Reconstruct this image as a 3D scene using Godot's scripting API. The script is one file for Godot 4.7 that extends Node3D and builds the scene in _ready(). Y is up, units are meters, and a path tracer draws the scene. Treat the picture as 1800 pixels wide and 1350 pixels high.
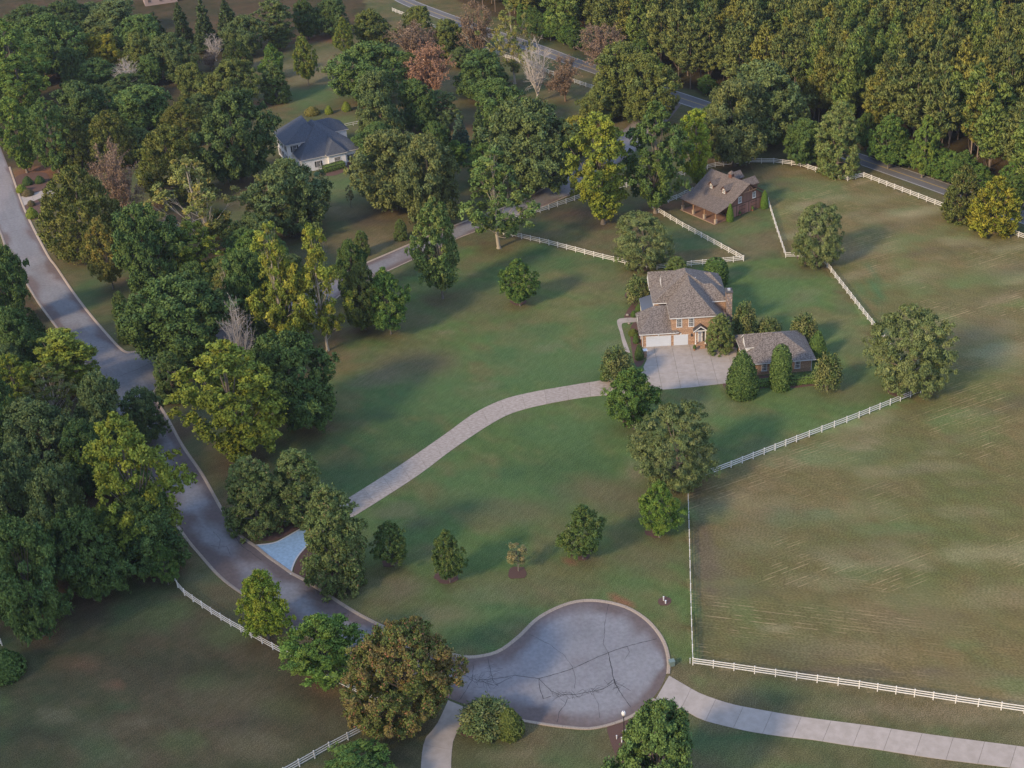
extends Node3D
# An aerial view of a country estate: brick house, barn, white board fences, streets, a cul-de-sac and woods. Units are metres, y is up.

var names := {}
var mats := {}
var rng := RandomNumberGenerator.new()

func lin(r: float, g: float, b: float) -> Color:      # a real-world (linear) base colour as the sRGB that albedo_color wants
	return Color(r, g, b).linear_to_srgb()

func numbered(called: String) -> String:
	if not names.has(called):
		names[called] = 0
		return called
	names[called] += 1
	return "%s_%03d" % [called, names[called]]

func thing(called: String, label: String, category: String, at := Vector3.ZERO, turn := 0.0, group := "") -> Node3D:
	var o := Node3D.new()
	o.name = numbered(called)
	add_child(o)
	o.position = at
	o.rotation.y = turn
	o.set_meta("label", label)
	o.set_meta("category", category)
	if group != "":
		o.set_meta("group", group)
	return o

func part(called: String, mesh: Mesh, m: Material, parent: Node3D, at := Vector3.ZERO) -> MeshInstance3D:
	var o := MeshInstance3D.new()
	o.mesh = mesh
	o.material_override = m
	o.name = called
	parent.add_child(o, true)
	o.position = at
	return o

func struct(called: String, mesh: Mesh, m: Material) -> MeshInstance3D:
	var o := MeshInstance3D.new()
	o.mesh = mesh
	o.material_override = m
	o.name = numbered(called)
	o.set_meta("kind", "structure")
	add_child(o)
	return o

# ---------------------------------------------------------------- meshes
class Mesher:
	var v := PackedVector3Array()
	var n := PackedVector3Array()
	var c := PackedColorArray()
	var uv := PackedVector2Array()
	var idx := PackedInt32Array()
	func tri(a: Vector3, b: Vector3, d: Vector3, col := Color.WHITE) -> void:
		var nn := (d - a).cross(b - a).normalized()
		var k := v.size()
		v.append(a); v.append(b); v.append(d)
		for i in 3:
			n.append(nn); c.append(col)
			uv.append(Vector2(v[k + i].x, v[k + i].z))
		idx.append(k); idx.append(k + 1); idx.append(k + 2)
	func quad(a: Vector3, b: Vector3, d: Vector3, e: Vector3, col := Color.WHITE) -> void:  # clockwise as seen from the front
		var nn := (d - a).cross(b - a).normalized()
		var k := v.size()
		v.append(a); v.append(b); v.append(d); v.append(e)
		for i in 4:
			n.append(nn); c.append(col)
		var w := (d - b).length()
		var h := (b - a).length()
		uv.append(Vector2(0, 0)); uv.append(Vector2(0, h)); uv.append(Vector2(w, h)); uv.append(Vector2(w, 0))
		for i in [0, 1, 2, 0, 2, 3]:
			idx.append(k + i)
	func box(lo: Vector3, hi: Vector3, col := Color.WHITE) -> void:
		var p := [Vector3(lo.x, lo.y, lo.z), Vector3(hi.x, lo.y, lo.z), Vector3(hi.x, lo.y, hi.z), Vector3(lo.x, lo.y, hi.z), Vector3(lo.x, hi.y, lo.z), Vector3(hi.x, hi.y, lo.z), Vector3(hi.x, hi.y, hi.z), Vector3(lo.x, hi.y, hi.z)]
		quad(p[3], p[7], p[6], p[2], col); quad(p[1], p[5], p[4], p[0], col)
		quad(p[2], p[6], p[5], p[1], col); quad(p[0], p[4], p[7], p[3], col)
		quad(p[7], p[4], p[5], p[6], col); quad(p[0], p[3], p[2], p[1], col)
	func prism(poly: PackedVector2Array, y0: float, y1: float, col := Color.WHITE) -> void:  # an upright prism over a ground outline (x, z)
		var pp := poly
		if Geometry2D.is_polygon_clockwise(pp):
			pp = pp.duplicate(); pp.reverse()
		var t := Geometry2D.triangulate_polygon(pp)
		for i in range(0, t.size(), 3):
			var a := pp[t[i]]
			var b := pp[t[i + 1]]
			var d := pp[t[i + 2]]
			if (b - a).cross(d - a) < 0.0:
				var s := b
				b = d; d = s
			tri(Vector3(a.x, y1, a.y), Vector3(b.x, y1, b.y), Vector3(d.x, y1, d.y), col)
			tri(Vector3(a.x, y0, a.y), Vector3(d.x, y0, d.y), Vector3(b.x, y0, b.y), col)
		for i in pp.size():
			var a := pp[i]
			var b := pp[(i + 1) % pp.size()]
			quad(Vector3(b.x, y0, b.y), Vector3(b.x, y1, b.y), Vector3(a.x, y1, a.y), Vector3(a.x, y0, a.y), col)
	func tube(a: Vector3, b: Vector3, ra: float, rb: float, sides := 6, col := Color.WHITE) -> void:
		var d := (b - a).normalized()
		var s := d.cross(Vector3(0.31, 0.2, 0.93) if absf(d.y) > 0.5 else Vector3.UP).normalized()
		var t := d.cross(s)
		var k := v.size()
		for i in sides + 1:
			var w := TAU * i / sides
			var o := s * cos(w) + t * sin(w)
			v.append(a + o * ra); v.append(b + o * rb)
			n.append(o); n.append(o); c.append(col); c.append(col)
			uv.append(Vector2(float(i) / sides, 0)); uv.append(Vector2(float(i) / sides, (b - a).length()))
		for i in sides:
			var q := k + i * 2
			for j in [q, q + 1, q + 3, q, q + 3, q + 2]:
				idx.append(j)
	func lathe(prof: Array, sides := 12, col := Color.WHITE) -> void:   # prof: Vector2(radius, height) from low to high
		for i in sides:
			var w0 := TAU * i / sides
			var w1 := TAU * (i + 1) / sides
			for j in prof.size() - 1:
				var p: Vector2 = prof[j]
				var q: Vector2 = prof[j + 1]
				var k := v.size()
				for e in [[p, w0], [q, w0], [q, w1], [p, w1]]:
					v.append(Vector3(cos(e[1]) * e[0].x, e[0].y, sin(e[1]) * e[0].x))
					n.append(Vector3(cos(e[1]) * (q.y - p.y), p.x - q.x, sin(e[1]) * (q.y - p.y)).normalized())
					c.append(col); uv.append(Vector2(e[1], e[0].y))
				for e in [0, 2, 1, 0, 3, 2]:
					idx.append(k + e)
	func leaf(p: Vector3, nrm: Vector3, out: Vector3, t: Vector3, b: Vector3, col: Color) -> void:
		var k := v.size()
		v.append(p - t); v.append(p + b); v.append(p + t); v.append(p - b)
		var nn := (nrm * 0.75 + out * 0.3).normalized()
		for i in 4:
			n.append(nn); c.append(col)
		idx.append(k); idx.append(k + 1); idx.append(k + 2); idx.append(k); idx.append(k + 2); idx.append(k + 3)
	func done() -> ArrayMesh:
		var a := []
		a.resize(Mesh.ARRAY_MAX)
		a[Mesh.ARRAY_VERTEX] = v
		a[Mesh.ARRAY_NORMAL] = n
		a[Mesh.ARRAY_COLOR] = c
		if uv.size() == v.size():
			a[Mesh.ARRAY_TEX_UV] = uv
		a[Mesh.ARRAY_INDEX] = idx
		var m := ArrayMesh.new()
		m.add_surface_from_arrays(Mesh.PRIMITIVE_TRIANGLES, a)
		return m

func box_mesh(lo: Vector3, hi: Vector3) -> ArrayMesh:
	var m := Mesher.new()
	m.box(lo, hi)
	return m.done()

# ---------------------------------------------------------------- materials
func plain(called: String, c: Color, rough := 0.8, metal := 0.0) -> StandardMaterial3D:
	if not mats.has(called):
		var m := StandardMaterial3D.new()
		m.resource_name = called
		m.albedo_color = c.linear_to_srgb()
		m.roughness = rough
		m.metallic = metal
		m.vertex_color_use_as_albedo = true
		mats[called] = m
	return mats[called]

func grain(seed_: int, freq: float, lo: Color, hi: Color, size := 512, octaves := 4, stretch := 1) -> ImageTexture:   # a seamless noise picture between two colours
	var f := FastNoiseLite.new()
	f.seed = seed_
	f.noise_type = FastNoiseLite.TYPE_SIMPLEX_SMOOTH
	f.frequency = freq
	f.fractal_octaves = octaves
	f.fractal_gain = 0.6
	var g := f.get_seamless_image(size / stretch, size, false, false, 0.15)
	g.resize(size, size, Image.INTERPOLATE_CUBIC)
	var im := Image.create(size, size, false, Image.FORMAT_RGB8)
	for y in size:
		for x in size:
			im.set_pixel(x, y, lo.lerp(hi, clampf((g.get_pixel(x, y).r - 0.5) * 1.5 + 0.5, 0.0, 1.0)))
	return ImageTexture.create_from_image(im)

func textured(called: String, c: Color, tex: Texture2D, scale: float, rough := 0.85, tri := true) -> StandardMaterial3D:
	var m := plain(called, c, rough)
	m.albedo_texture = tex
	m.uv1_triplanar = tri
	m.uv1_world_triplanar = tri
	m.uv1_scale = Vector3(scale, scale, scale)
	return m

func detail(m: StandardMaterial3D, tex: Texture2D) -> void:
	m.detail_enabled = true
	m.detail_blend_mode = BaseMaterial3D.BLEND_MODE_MUL
	m.detail_albedo = tex
	m.detail_uv_layer = BaseMaterial3D.DETAIL_UV_2
	m.uv2_triplanar = true
	m.uv2_world_triplanar = true

func brick_picture(mortar: Color, a: Color, b: Color) -> ImageTexture:   # bricks far too small to be told apart at this distance
	var im := Image.create(256, 256, false, Image.FORMAT_RGB8)
	rng.seed = 77
	for row in 16:
		for k in 6:
			var tone := a.lerp(b, rng.randf())
			for y in range(row * 16, row * 16 + 14):
				for x in range(k * 43, mini(k * 43 + 41, 256)):
					im.set_pixel((x + (row % 2) * 21) % 256, y, tone)
		for x in 256:
			im.set_pixel(x, row * 16 + 14, mortar); im.set_pixel(x, row * 16 + 15, mortar)
	for y in 256:
		for x in 256:
			if im.get_pixel(x, y).r == 0.0:
				im.set_pixel(x, y, mortar)
	return ImageTexture.create_from_image(im)

func shingle_picture(a: Color, b: Color) -> ImageTexture:
	var im := Image.create(256, 256, false, Image.FORMAT_RGB8)
	rng.seed = 78
	for row in 16:
		var x := 0
		while x < 256:
			var w := rng.randi_range(7, 22)
			var tone := a.lerp(b, rng.randf())
			for px in range(x, mini(x + w, 256)):
				for y in range(row * 16, row * 16 + 16):
					im.set_pixel(px, y, tone.darkened(0.35) if y % 16 > 13 else tone)
			x += w
	return ImageTexture.create_from_image(im)

# ---------------------------------------------------------------- trees
func rdir() -> Vector3:
	var z := rng.randf_range(-1.0, 1.0)
	var w := rng.randf() * TAU
	var r := sqrt(1.0 - z * z)
	return Vector3(cos(w) * r, z, sin(w) * r)

func profile(shape: String, t: float) -> float:
	match shape:
		"round": return pow(maxf(0.0, 1.0 - pow(absf(2.0 * t - 0.9) / 1.1, 2.4)), 0.5)
		"dome": return pow(maxf(0.0, 1.0 - pow(t, 2.2)), 0.6) * (0.72 + 0.28 * minf(t * 4.0, 1.0))
		"ovate": return pow(sin(PI * pow(clampf(t * 0.97 + 0.03, 0.0, 1.0), 0.72)), 0.75)
		"tall": return pow(sin(PI * pow(clampf(t * 0.95 + 0.04, 0.0, 1.0), 0.85)), 0.6)
		"cone": return pow(1.0 - t, 0.75) * (0.75 + 0.25 * minf(t * 6.0, 1.0)) + 0.03
		"egg": return pow(maxf(0.0, 1.0 - pow(t, 1.9)), 0.7) * (0.82 + 0.18 * minf(t * 5.0, 1.0))
		"pine": return pow(sin(PI * pow(clampf(t * 0.9 + 0.08, 0.0, 1.0), 0.8)), 0.8)
		"bush": return pow(maxf(0.0, 1.0 - pow(t, 2.7)), 0.55) * (0.86 + 0.14 * minf(t * 4.0, 1.0))
		"column": return pow(maxf(0.0, 1.0 - pow(t, 5.0)), 0.5) * (0.85 + 0.15 * minf(t * 4.0, 1.0))
	return 1.0

# a crown of lobes of leaf clumps; returns [crown mesh, lobe centres]
func make_crown(seed_: int, p: Dictionary) -> Array:
	rng.seed = seed_
	var m := Mesher.new()
	var spots := []
	var h0: float = p.H * p.cb
	var lr: float = p.lr
	var cols: Array = p.cols
	var done := 0
	var guard := 0
	var rough: float = p.get("rough", 0.0)
	var lump := FastNoiseLite.new()
	lump.seed = seed_
	lump.frequency = 0.55 / p.R
	lump.fractal_octaves = 2
	while done < p.lobes and guard < 9000:
		guard += 1
		var t := rng.randf()
		var pr := profile(p.shape, t)
		if rng.randf() > pr + 0.12:
			continue
		var w := done * 2.39996 + rng.randf() * 1.6
		var big := 1.0 - rough * 0.3 + rough * 2.4 * lump.get_noise_3d(cos(w) * p.R * pr, lerpf(h0, p.H, t), sin(w) * p.R * pr)
		var rad := lr * (0.6 + 0.9 * rng.randf() * rng.randf() + 0.25 * rng.randf()) * (0.7 + 0.3 * pr)
		var rho := maxf(0.0, p.R * pr * big - rad * 0.75) * (pow(rng.randf(), 0.3))
		var y := clampf(lerpf(h0, p.H, t), h0 + rad * 0.6, p.H - rad * 0.75)
		var at := Vector3(cos(w) * rho, y, sin(w) * rho)
		var near := false
		for s in spots:
			if (s as Vector3).distance_squared_to(at) < rad * rad * p.get("apart", 0.55):
				near = true
				break
		if near and guard < 6000:
			continue
		spots.append(at)
		done += 1
		var axis := Vector3(at.x, (at.y - lerpf(h0, p.H, 0.35)) * 0.8, at.z)
		var outw := axis.normalized() if axis.length() > 0.01 else Vector3.UP
		var base: Color = cols[0]
		var pick := rng.randf()
		if pick < p.get("alt", 0.25):
			base = cols[1 + (rng.randi() % (cols.size() - 1))] if cols.size() > 1 else cols[0]
		var tone := rng.randf_range(0.85, 1.17)
		base = Color(base.r * tone, base.g * tone, base.b * tone)
		var flat: float = p.get("flat", 0.85)
		for f in int(p.get("fill", 4)):      # the leaves deep inside the lobe, which close it to the light behind
			var fd := rdir()
			var fn := rdir()
			var ft := fn.cross(rdir()).normalized() * rad * 0.6
			m.leaf(at * Vector3(0.93, 1.0, 0.93) + fd * rad * 0.4 * rng.randf(), fn, fd, ft, fn.cross(ft) * 0.7, base)
		for s in p.sub:
			var d := (rdir() + outw * 0.75 + Vector3(0, 0.35, 0)).normalized()
			var cc := at + Vector3(d.x, d.y * flat, d.z) * rad * rng.randf_range(0.62, 1.05)
			var cr: float = rad * p.get("cl", 0.36)
			var ct := rng.randf_range(0.88, 1.13)
			for l in p.leaves:
				var q: Vector3 = cc + rdir() * cr * (pow(rng.randf(), 0.4) if rng.randf() < 0.88 else rng.randf_range(1.0, 2.3))
				var nrm := (rdir() * 0.9 + d * 0.6 + Vector3(0, 0.35, 0)).normalized()
				var t1 := nrm.cross(rdir())
				if p.get("hang", 0.0) > 0.0:
					t1 = t1.lerp(Vector3(d.x * 0.3, -1.0, d.z * 0.3), p.hang)
				elif p.get("hang", 0.0) < 0.0:
					t1 = t1.lerp((d + Vector3(0, 0.8, 0)), -p.hang)
				t1 = t1.normalized()
				var ls: float = p.ls * rng.randf_range(0.7, 1.3)
				var bb: Vector3 = nrm.cross(t1).normalized() * ls * p.get("slim", 0.6)
				var lt := ct * rng.randf_range(0.7, 1.32)
				var col := Color(base.r * lt, base.g * lt, base.b * lt)
				if rng.randf() < p.get("spk", 0.0):
					col = p.speck * rng.randf_range(0.8, 1.2)
				m.leaf(q, nrm, d, t1 * ls, bb, col)
	return [m.done(), spots]

func make_trunk(seed_: int, p: Dictionary, spots: Array) -> ArrayMesh:
	rng.seed = seed_ + 5
	var m := Mesher.new()
	var r: float = p.get("tr", 0.028) * p.H
	var top: float = p.H * p.get("tt", 0.72)
	var pts := [Vector3(0, -0.15, 0)]
	var steps := 5
	for i in steps:
		pts.append(Vector3(rng.randf_range(-1, 1) * r * 0.8, top * (i + 1) / steps, rng.randf_range(-1, 1) * r * 0.8))
	m.tube(Vector3(0, -0.15, 0), Vector3(0, 0.5, 0), r * 1.5, r, 8)
	for i in steps:
		m.tube(pts[i], pts[i + 1], r * (1.0 - 0.75 * i / steps), r * (1.0 - 0.75 * (i + 1) / steps), 8)
	var k := 0
	for s in spots:
		k += 1
		if k % int(p.get("every", 3)) != 0:
			continue
		var at: Vector3 = s
		var hy := clampf(at.y * rng.randf_range(0.35, 0.6), p.H * 0.06, top)
		var f := hy / top * steps
		var i := clampi(int(f), 0, steps - 1)
		var from: Vector3 = (pts[i] as Vector3).lerp(pts[i + 1], f - i)
		var mid := from.lerp(at, 0.5) + Vector3(0, -0.06 * p.H * rng.randf(), 0)
		var lf: float = p.get("lf", 1.0)
		m.tube(from, mid, r * 0.34 * lf, r * 0.2 * lf, 5)
		m.tube(mid, at, r * 0.2 * lf, r * 0.06 * lf, 5)
		if p.get("twiggy", false):
			for j in 4:
				m.tube(mid.lerp(at, 0.2 + 0.2 * j), at + rdir() * p.lr * 1.1, r * 0.09, r * 0.02, 4)
	return m.done()

# a tree without leaves: limbs, branches, twigs
func make_bare(seed_: int, H: float, R: float, twigs: int, wide: float, leafy := 0, lc := Color.WHITE) -> Array:
	rng.seed = seed_
	var m := Mesher.new()
	var f := Mesher.new()
	var r := H * 0.02
	m.tube(Vector3(0, -0.15, 0), Vector3(0, H * 0.3, 0), r * 1.2, r * 0.6, 7)
	for i in 16:
		var from := Vector3(0, H * (0.09 + 0.014 * i), 0)
		var w := i * 2.4 + rng.randf()
		var up := rng.randf_range(0.36, 0.98) if i < 13 else 1.0
		var out := R * rng.randf_range(0.65, 1.0) * sqrt(maxf(0.08, 1.0 - pow(up * 2.0 - 1.05, 2.0)))
		var to := Vector3(cos(w) * out, H * up, sin(w) * out)
		var mid := from.lerp(to, 0.5) + Vector3(cos(w), 0.0, sin(w)) * R * 0.14
		m.tube(from, mid, r * 0.6, r * 0.4, 5)
		m.tube(mid, to, r * 0.4, r * 0.1, 5)
		for j in 11:
			var k := rng.randf_range(0.2, 1.0)
			var b0 := from.lerp(mid, k * 2.0) if k < 0.5 else mid.lerp(to, k * 2.0 - 1.0)
			var b1 := b0 + ((to - from).normalized() * 0.75 + rdir() * 0.95 + Vector3(0, 0.25, 0)).normalized() * H * rng.randf_range(0.1, 0.22)
			m.tube(b0, b1, r * 0.2, r * 0.07, 4)
			for q in twigs:
				var t0 := b0.lerp(b1, rng.randf_range(0.2, 1.0))
				var td := ((b1 - b0).normalized() * 0.8 + rdir() * 0.8 + Vector3(0, 0.2, 0)).normalized()
				var ln := H * rng.randf_range(0.04, 0.1)
				var side := td.cross(rdir()).normalized() * wide
				var nn := td.cross(side).normalized()
				m.leaf(t0 + td * ln * 0.5, nn, nn, td * ln * 0.5, side, Color.WHITE * rng.randf_range(0.85, 1.15))
				for e in leafy:
					var lp := t0 + td * ln * rng.randf() + rdir() * 0.25
					var ld := rdir()
					var lt := ld.cross(rdir()).normalized()
					f.leaf(lp, ld, (lp - Vector3(0, H * 0.5, 0)).normalized(), lt * 0.2, ld.cross(lt) * 0.13, lc * rng.randf_range(0.75, 1.25))
	return [f.done() if leafy > 0 else null, m.done()]

# many stems and arching sprays
func make_crape(seed_: int, H: float, R: float, cols: Array) -> Array:
	rng.seed = seed_
	var m := Mesher.new()
	var s := Mesher.new()
	for i in 7:
		var w := i * 0.9 + rng.randf() * 0.4
		s.tube(Vector3(cos(w) * 0.12, -0.1, sin(w) * 0.12), Vector3(cos(w) * R * 0.35, H * 0.5, sin(w) * R * 0.35), 0.07, 0.04, 5)
	for i in 120:
		var w := i * 2.39996
		var e := acos(1.0 - 1.25 * (i + 0.5) / 120.0)
		var d := Vector3(cos(w) * sin(e), cos(e), sin(w) * sin(e))
		var len := rng.randf_range(0.75, 1.05)
		var base: Color = cols[rng.randi() % cols.size()]
		var tone := rng.randf_range(0.8, 1.25)
		for j in 15:
			var k := 0.3 + 0.7 * j / 14.0
			var p := Vector3(d.x * R * k * len, H * 0.36 + d.y * H * 0.6 * k * len - k * k * k * H * 0.1, d.z * R * k * len)
			for q in 6:
				var nrm := (rdir() + d * 0.4 + Vector3(0, 0.5, 0)).normalized()
				var t1 := (d + rdir() * 0.8 - Vector3(0, 0.25 * k, 0)).normalized()
				var b1 := nrm.cross(t1).normalized()
				m.leaf(p + rdir() * 0.13 * R, nrm, d, t1 * 0.17, b1 * 0.085, base * (tone * rng.randf_range(0.8, 1.2)))
	return [m.done(), s.done()]

# a dense, clipped or naturally close evergreen: leaves on a closed body
func make_shrub(seed_: int, shape: String, H: float, R: float, count: int, ls: float, cols: Array, bump := 0.06) -> ArrayMesh:
	rng.seed = seed_
	var m := Mesher.new()
	var f := FastNoiseLite.new()
	f.seed = seed_
	f.frequency = 1.1
	var prof := []
	for i in 9:
		var t := i / 8.0
		prof.append(Vector2(R * 0.84 * profile(shape, t), H * 0.95 * t))
	m.lathe(prof, 12, cols[0] * 0.8)
	m.uv = PackedVector2Array()
	for i in count:
		var t := rng.randf()
		if rng.randf() > profile(shape, t) + 0.1:
			continue
		var w := rng.randf() * TAU
		var r0 := profile(shape, t)
		var r1 := profile(shape, minf(t + 0.04, 1.0))
		var d := Vector3(cos(w), clampf((r0 - r1) * R / (0.04 * H), -0.4, 4.0), sin(w)).normalized()
		var p := Vector3(cos(w) * R * r0, H * t, sin(w) * R * r0)
		p += d * (f.get_noise_3dv(p) * bump * 2.2 + rng.randf_range(-0.06, 0.05)) * R
		p.y = maxf(p.y, 0.02)
		var nrm := (rdir() * 0.8 + d * 0.8).normalized()
		var t1 := nrm.cross(rdir()).normalized()
		var base: Color = cols[rng.randi() % cols.size()]
		m.leaf(p, nrm, d, t1 * ls, nrm.cross(t1).normalized() * ls * 0.6, base * rng.randf_range(0.75, 1.25))
	return m.done()

var protos := {}
var leaf_mats := {}
const TINTS := {
	"": Color(1, 1, 1), "dark": Color(0.78, 0.86, 0.80), "deep": Color(0.84, 0.97, 0.80), "mid": Color(1.0, 1.15, 0.95), "grey": Color(1.10, 1.08, 1.12), "olgrey": Color(1.3, 1.1, 1.1),
	"olive": Color(1.3, 1.12, 0.85), "bright": Color(1.3, 1.42, 0.9), "lemon": Color(2.2, 2.05, 0.75), "gold": Color(2.5, 1.7, 0.7), "yellow": Color(1.85, 1.62, 0.76), "yelmid": Color(1.15, 1.25, 0.85), "pale": Color(1.75, 1.45, 1.25),
	"brown": Color(1.9, 1.2, 1.05), "red": Color(1.0, 1.0, 1.0), "blue": Color(0.9, 1.1, 1.6), "purple": Color(1.5, 0.85, 1.3)}

func leaf_mat(tint: String) -> StandardMaterial3D:
	if not leaf_mats.has(tint):
		var m := StandardMaterial3D.new()
		m.resource_name = "leaves " + tint
		m.vertex_color_use_as_albedo = true
		var c: Color = TINTS[tint]
		m.albedo_color = Color(c.r * 1.1, c.g * 1.08, c.b * 1.02).linear_to_srgb()
		m.roughness = 0.7
		m.metallic_specular = 0.25
		m.backlight_enabled = true
		m.backlight = Color(0.3, 0.34, 0.2)
		m.cull_mode = BaseMaterial3D.CULL_DISABLED
		leaf_mats[tint] = m
	return leaf_mats[tint]

func twice(a: Array) -> Array:          # leaf colours are written as they are; the material halves them, so that tints above one fit
	return a.map(func(c): return Color(c.r * 2.0, c.g * 2.0, c.b * 2.0))

func build_protos() -> void:
	var green := Color(0.050, 0.072, 0.026)
	var spec := {
		"oak": {"H": 15.0, "R": 7.2, "cb": 0.1, "shape": "round", "lobes": 250, "lr": 1.15, "sub": 11, "leaves": 15, "ls": 0.21, "cols": [green, Color(0.060, 0.080, 0.028), Color(0.042, 0.066, 0.028)], "alt": 0.5, "rough": 0.34, "every": 9, "spk": 0},
		"willow": {"H": 17.0, "R": 8.5, "cb": 0.05, "shape": "dome", "lobes": 300, "lr": 1.0, "sub": 10, "leaves": 14, "ls": 0.24, "slim": 0.32, "hang": -0.6, "flat": 1.3, "cols": [green, Color(0.062, 0.078, 0.03)], "alt": 0.4, "rough": 0.12, "every": 14},
		"syc": {"H": 22.0, "R": 6.3, "cb": 0.16, "shape": "tall", "lobes": 120, "lr": 0.95, "sub": 12, "leaves": 14, "ls": 0.21, "cols": [green, Color(0.068, 0.078, 0.026), Color(0.052, 0.07, 0.026)], "alt": 0.55, "rough": 0.5, "every": 5, "tr": 0.015, "tt": 0.85, "twiggy": true, "fill": 2, "lf": 0.6},
		"limb": {"H": 22.0, "R": 6.3, "cb": 0.16, "shape": "tall", "lobes": 85, "lr": 0.9, "sub": 11, "leaves": 13, "ls": 0.21, "cols": [green, Color(0.068, 0.078, 0.026), Color(0.052, 0.07, 0.026)], "alt": 0.55, "rough": 0.55, "every": 2, "tr": 0.014, "tt": 0.85, "twiggy": true, "fill": 1, "lf": 0.6},
		"tulip": {"H": 21.0, "R": 6.3, "cb": 0.08, "shape": "tall", "lobes": 230, "lr": 0.95, "sub": 11, "leaves": 14, "ls": 0.21, "cols": [green, Color(0.058, 0.074, 0.022), Color(0.045, 0.068, 0.026)], "alt": 0.5, "rough": 0.4, "every": 9, "tr": 0.02, "tt": 0.85, "fill": 3},
		"maple": {"H": 10.5, "R": 3.9, "cb": 0.13, "shape": "ovate", "lobes": 230, "lr": 0.55, "sub": 11, "leaves": 13, "ls": 0.125, "cols": [Color(0.060, 0.094, 0.028), Color(0.078, 0.102, 0.030), Color(0.050, 0.082, 0.027)], "alt": 0.45, "rough": 0.3, "every": 6, "tr": 0.014, "spk": 0, "speck": Color(0.22, 0.18, 0.05), "hang": -0.35, "slim": 0.5},
		"birch": {"H": 14.5, "R": 6.8, "cb": 0.07, "shape": "round", "lobes": 300, "lr": 0.85, "sub": 13, "leaves": 16, "ls": 0.135, "slim": 0.4, "hang": 0.55, "cols": [Color(0.080, 0.104, 0.041), Color(0.098, 0.116, 0.047), Color(0.066, 0.092, 0.038)], "alt": 0.5, "rough": 0.16, "every": 10, "tr": 0.018, "spk": 0, "speck": Color(0.30, 0.26, 0.10), "fill": 4, "apart": 0.4},
		"magn": {"H": 13.0, "R": 4.7, "cb": 0.0, "shape": "bush", "lobes": 280, "lr": 0.72, "sub": 11, "leaves": 13, "ls": 0.15, "slim": 0.5, "cols": [Color(0.066, 0.092, 0.030), Color(0.084, 0.106, 0.036)], "alt": 0.4, "rough": 0.14, "every": 18, "spk": 0.03, "speck": Color(0.12, 0.09, 0.045)},
		"cedar": {"H": 12.5, "R": 5.2, "cb": 0.01, "shape": "egg", "lobes": 260, "lr": 0.68, "sub": 10, "leaves": 9, "ls": 0.26, "slim": 0.3, "hang": -0.75, "cols": [Color(0.062, 0.080, 0.026), Color(0.080, 0.090, 0.030)], "alt": 0.5, "rough": 0.12, "every": 9},
		"ley": {"H": 15.0, "R": 4.0, "cb": 0.0, "shape": "cone", "lobes": 210, "lr": 0.62, "sub": 10, "leaves": 9, "ls": 0.28, "slim": 0.35, "hang": -0.5, "cols": [Color(0.046, 0.066, 0.032), Color(0.056, 0.074, 0.036)], "alt": 0.4, "rough": 0.1, "every": 9},
		"pine": {"H": 24.0, "R": 4.0, "cb": 0.24, "shape": "pine", "lobes": 130, "lr": 0.85, "sub": 11, "leaves": 9, "ls": 0.4, "slim": 0.26, "flat": 0.8, "hang": -0.6, "apart": 0.8, "cols": [Color(0.080, 0.098, 0.034), Color(0.096, 0.110, 0.036), Color(0.062, 0.086, 0.033)], "alt": 0.5, "rough": 0.3, "every": 14, "tr": 0.007, "tt": 0.96, "fill": 4},
		"edgepine": {"H": 24.0, "R": 4.0, "cb": 0.36, "shape": "pine", "lobes": 115, "lr": 0.85, "sub": 11, "leaves": 9, "ls": 0.4, "slim": 0.26, "flat": 0.8, "hang": -0.6, "apart": 0.8, "cols": [Color(0.080, 0.098, 0.034), Color(0.096, 0.110, 0.036), Color(0.062, 0.086, 0.033)], "alt": 0.5, "rough": 0.3, "every": 12, "tr": 0.007, "tt": 0.96, "fill": 4},
		"red": {"H": 14.5, "R": 7.0, "cb": 0.06, "shape": "round", "lobes": 420, "lr": 0.8, "sub": 13, "leaves": 16, "ls": 0.14, "hang": -0.3, "cols": [Color(0.082, 0.094, 0.027), Color(0.108, 0.092, 0.032), Color(0.070, 0.088, 0.025)], "alt": 0.6, "rough": 0.28, "every": 10, "spk": 0.08, "speck": Color(0.16, 0.075, 0.045), "fill": 5},
		"sap": {"H": 8.0, "R": 1.9, "cb": 0.33, "shape": "round", "lobes": 26, "lr": 0.5, "sub": 12, "leaves": 8, "ls": 0.14, "cols": [Color(0.10, 0.10, 0.045), Color(0.13, 0.11, 0.05)], "alt": 0.4, "rough": 0.1, "every": 1, "tr": 0.012, "fill": 3},
	}
	var copies := {"oak": 4, "pine": 4, "edgepine": 2, "maple": 4, "tulip": 3, "syc": 2, "limb": 2, "magn": 2, "willow": 2, "birch": 2, "ley": 2}
	for k in spec:
		var p: Dictionary = spec[k]
		p.cols = twice(p.cols)
		if p.has("speck"):
			p.speck = Color(p.speck.r * 2.0, p.speck.g * 2.0, p.speck.b * 2.0)
		protos[k] = []
		for i in copies.get(k, 1):
			var s: int = hash(k) % 10000 + i * 31
			var made := make_crown(s, p)
			protos[k].append({"crown": made[0], "trunk": make_trunk(s, p, made[1]), "H": p.H, "R": p.R})
	var total := 0
	for k in protos:
		for p in protos[k]:
			total += (p.crown.surface_get_array_index_len(0) + p.trunk.surface_get_array_index_len(0)) / 3
	print("tree triangles ", total)
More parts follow.
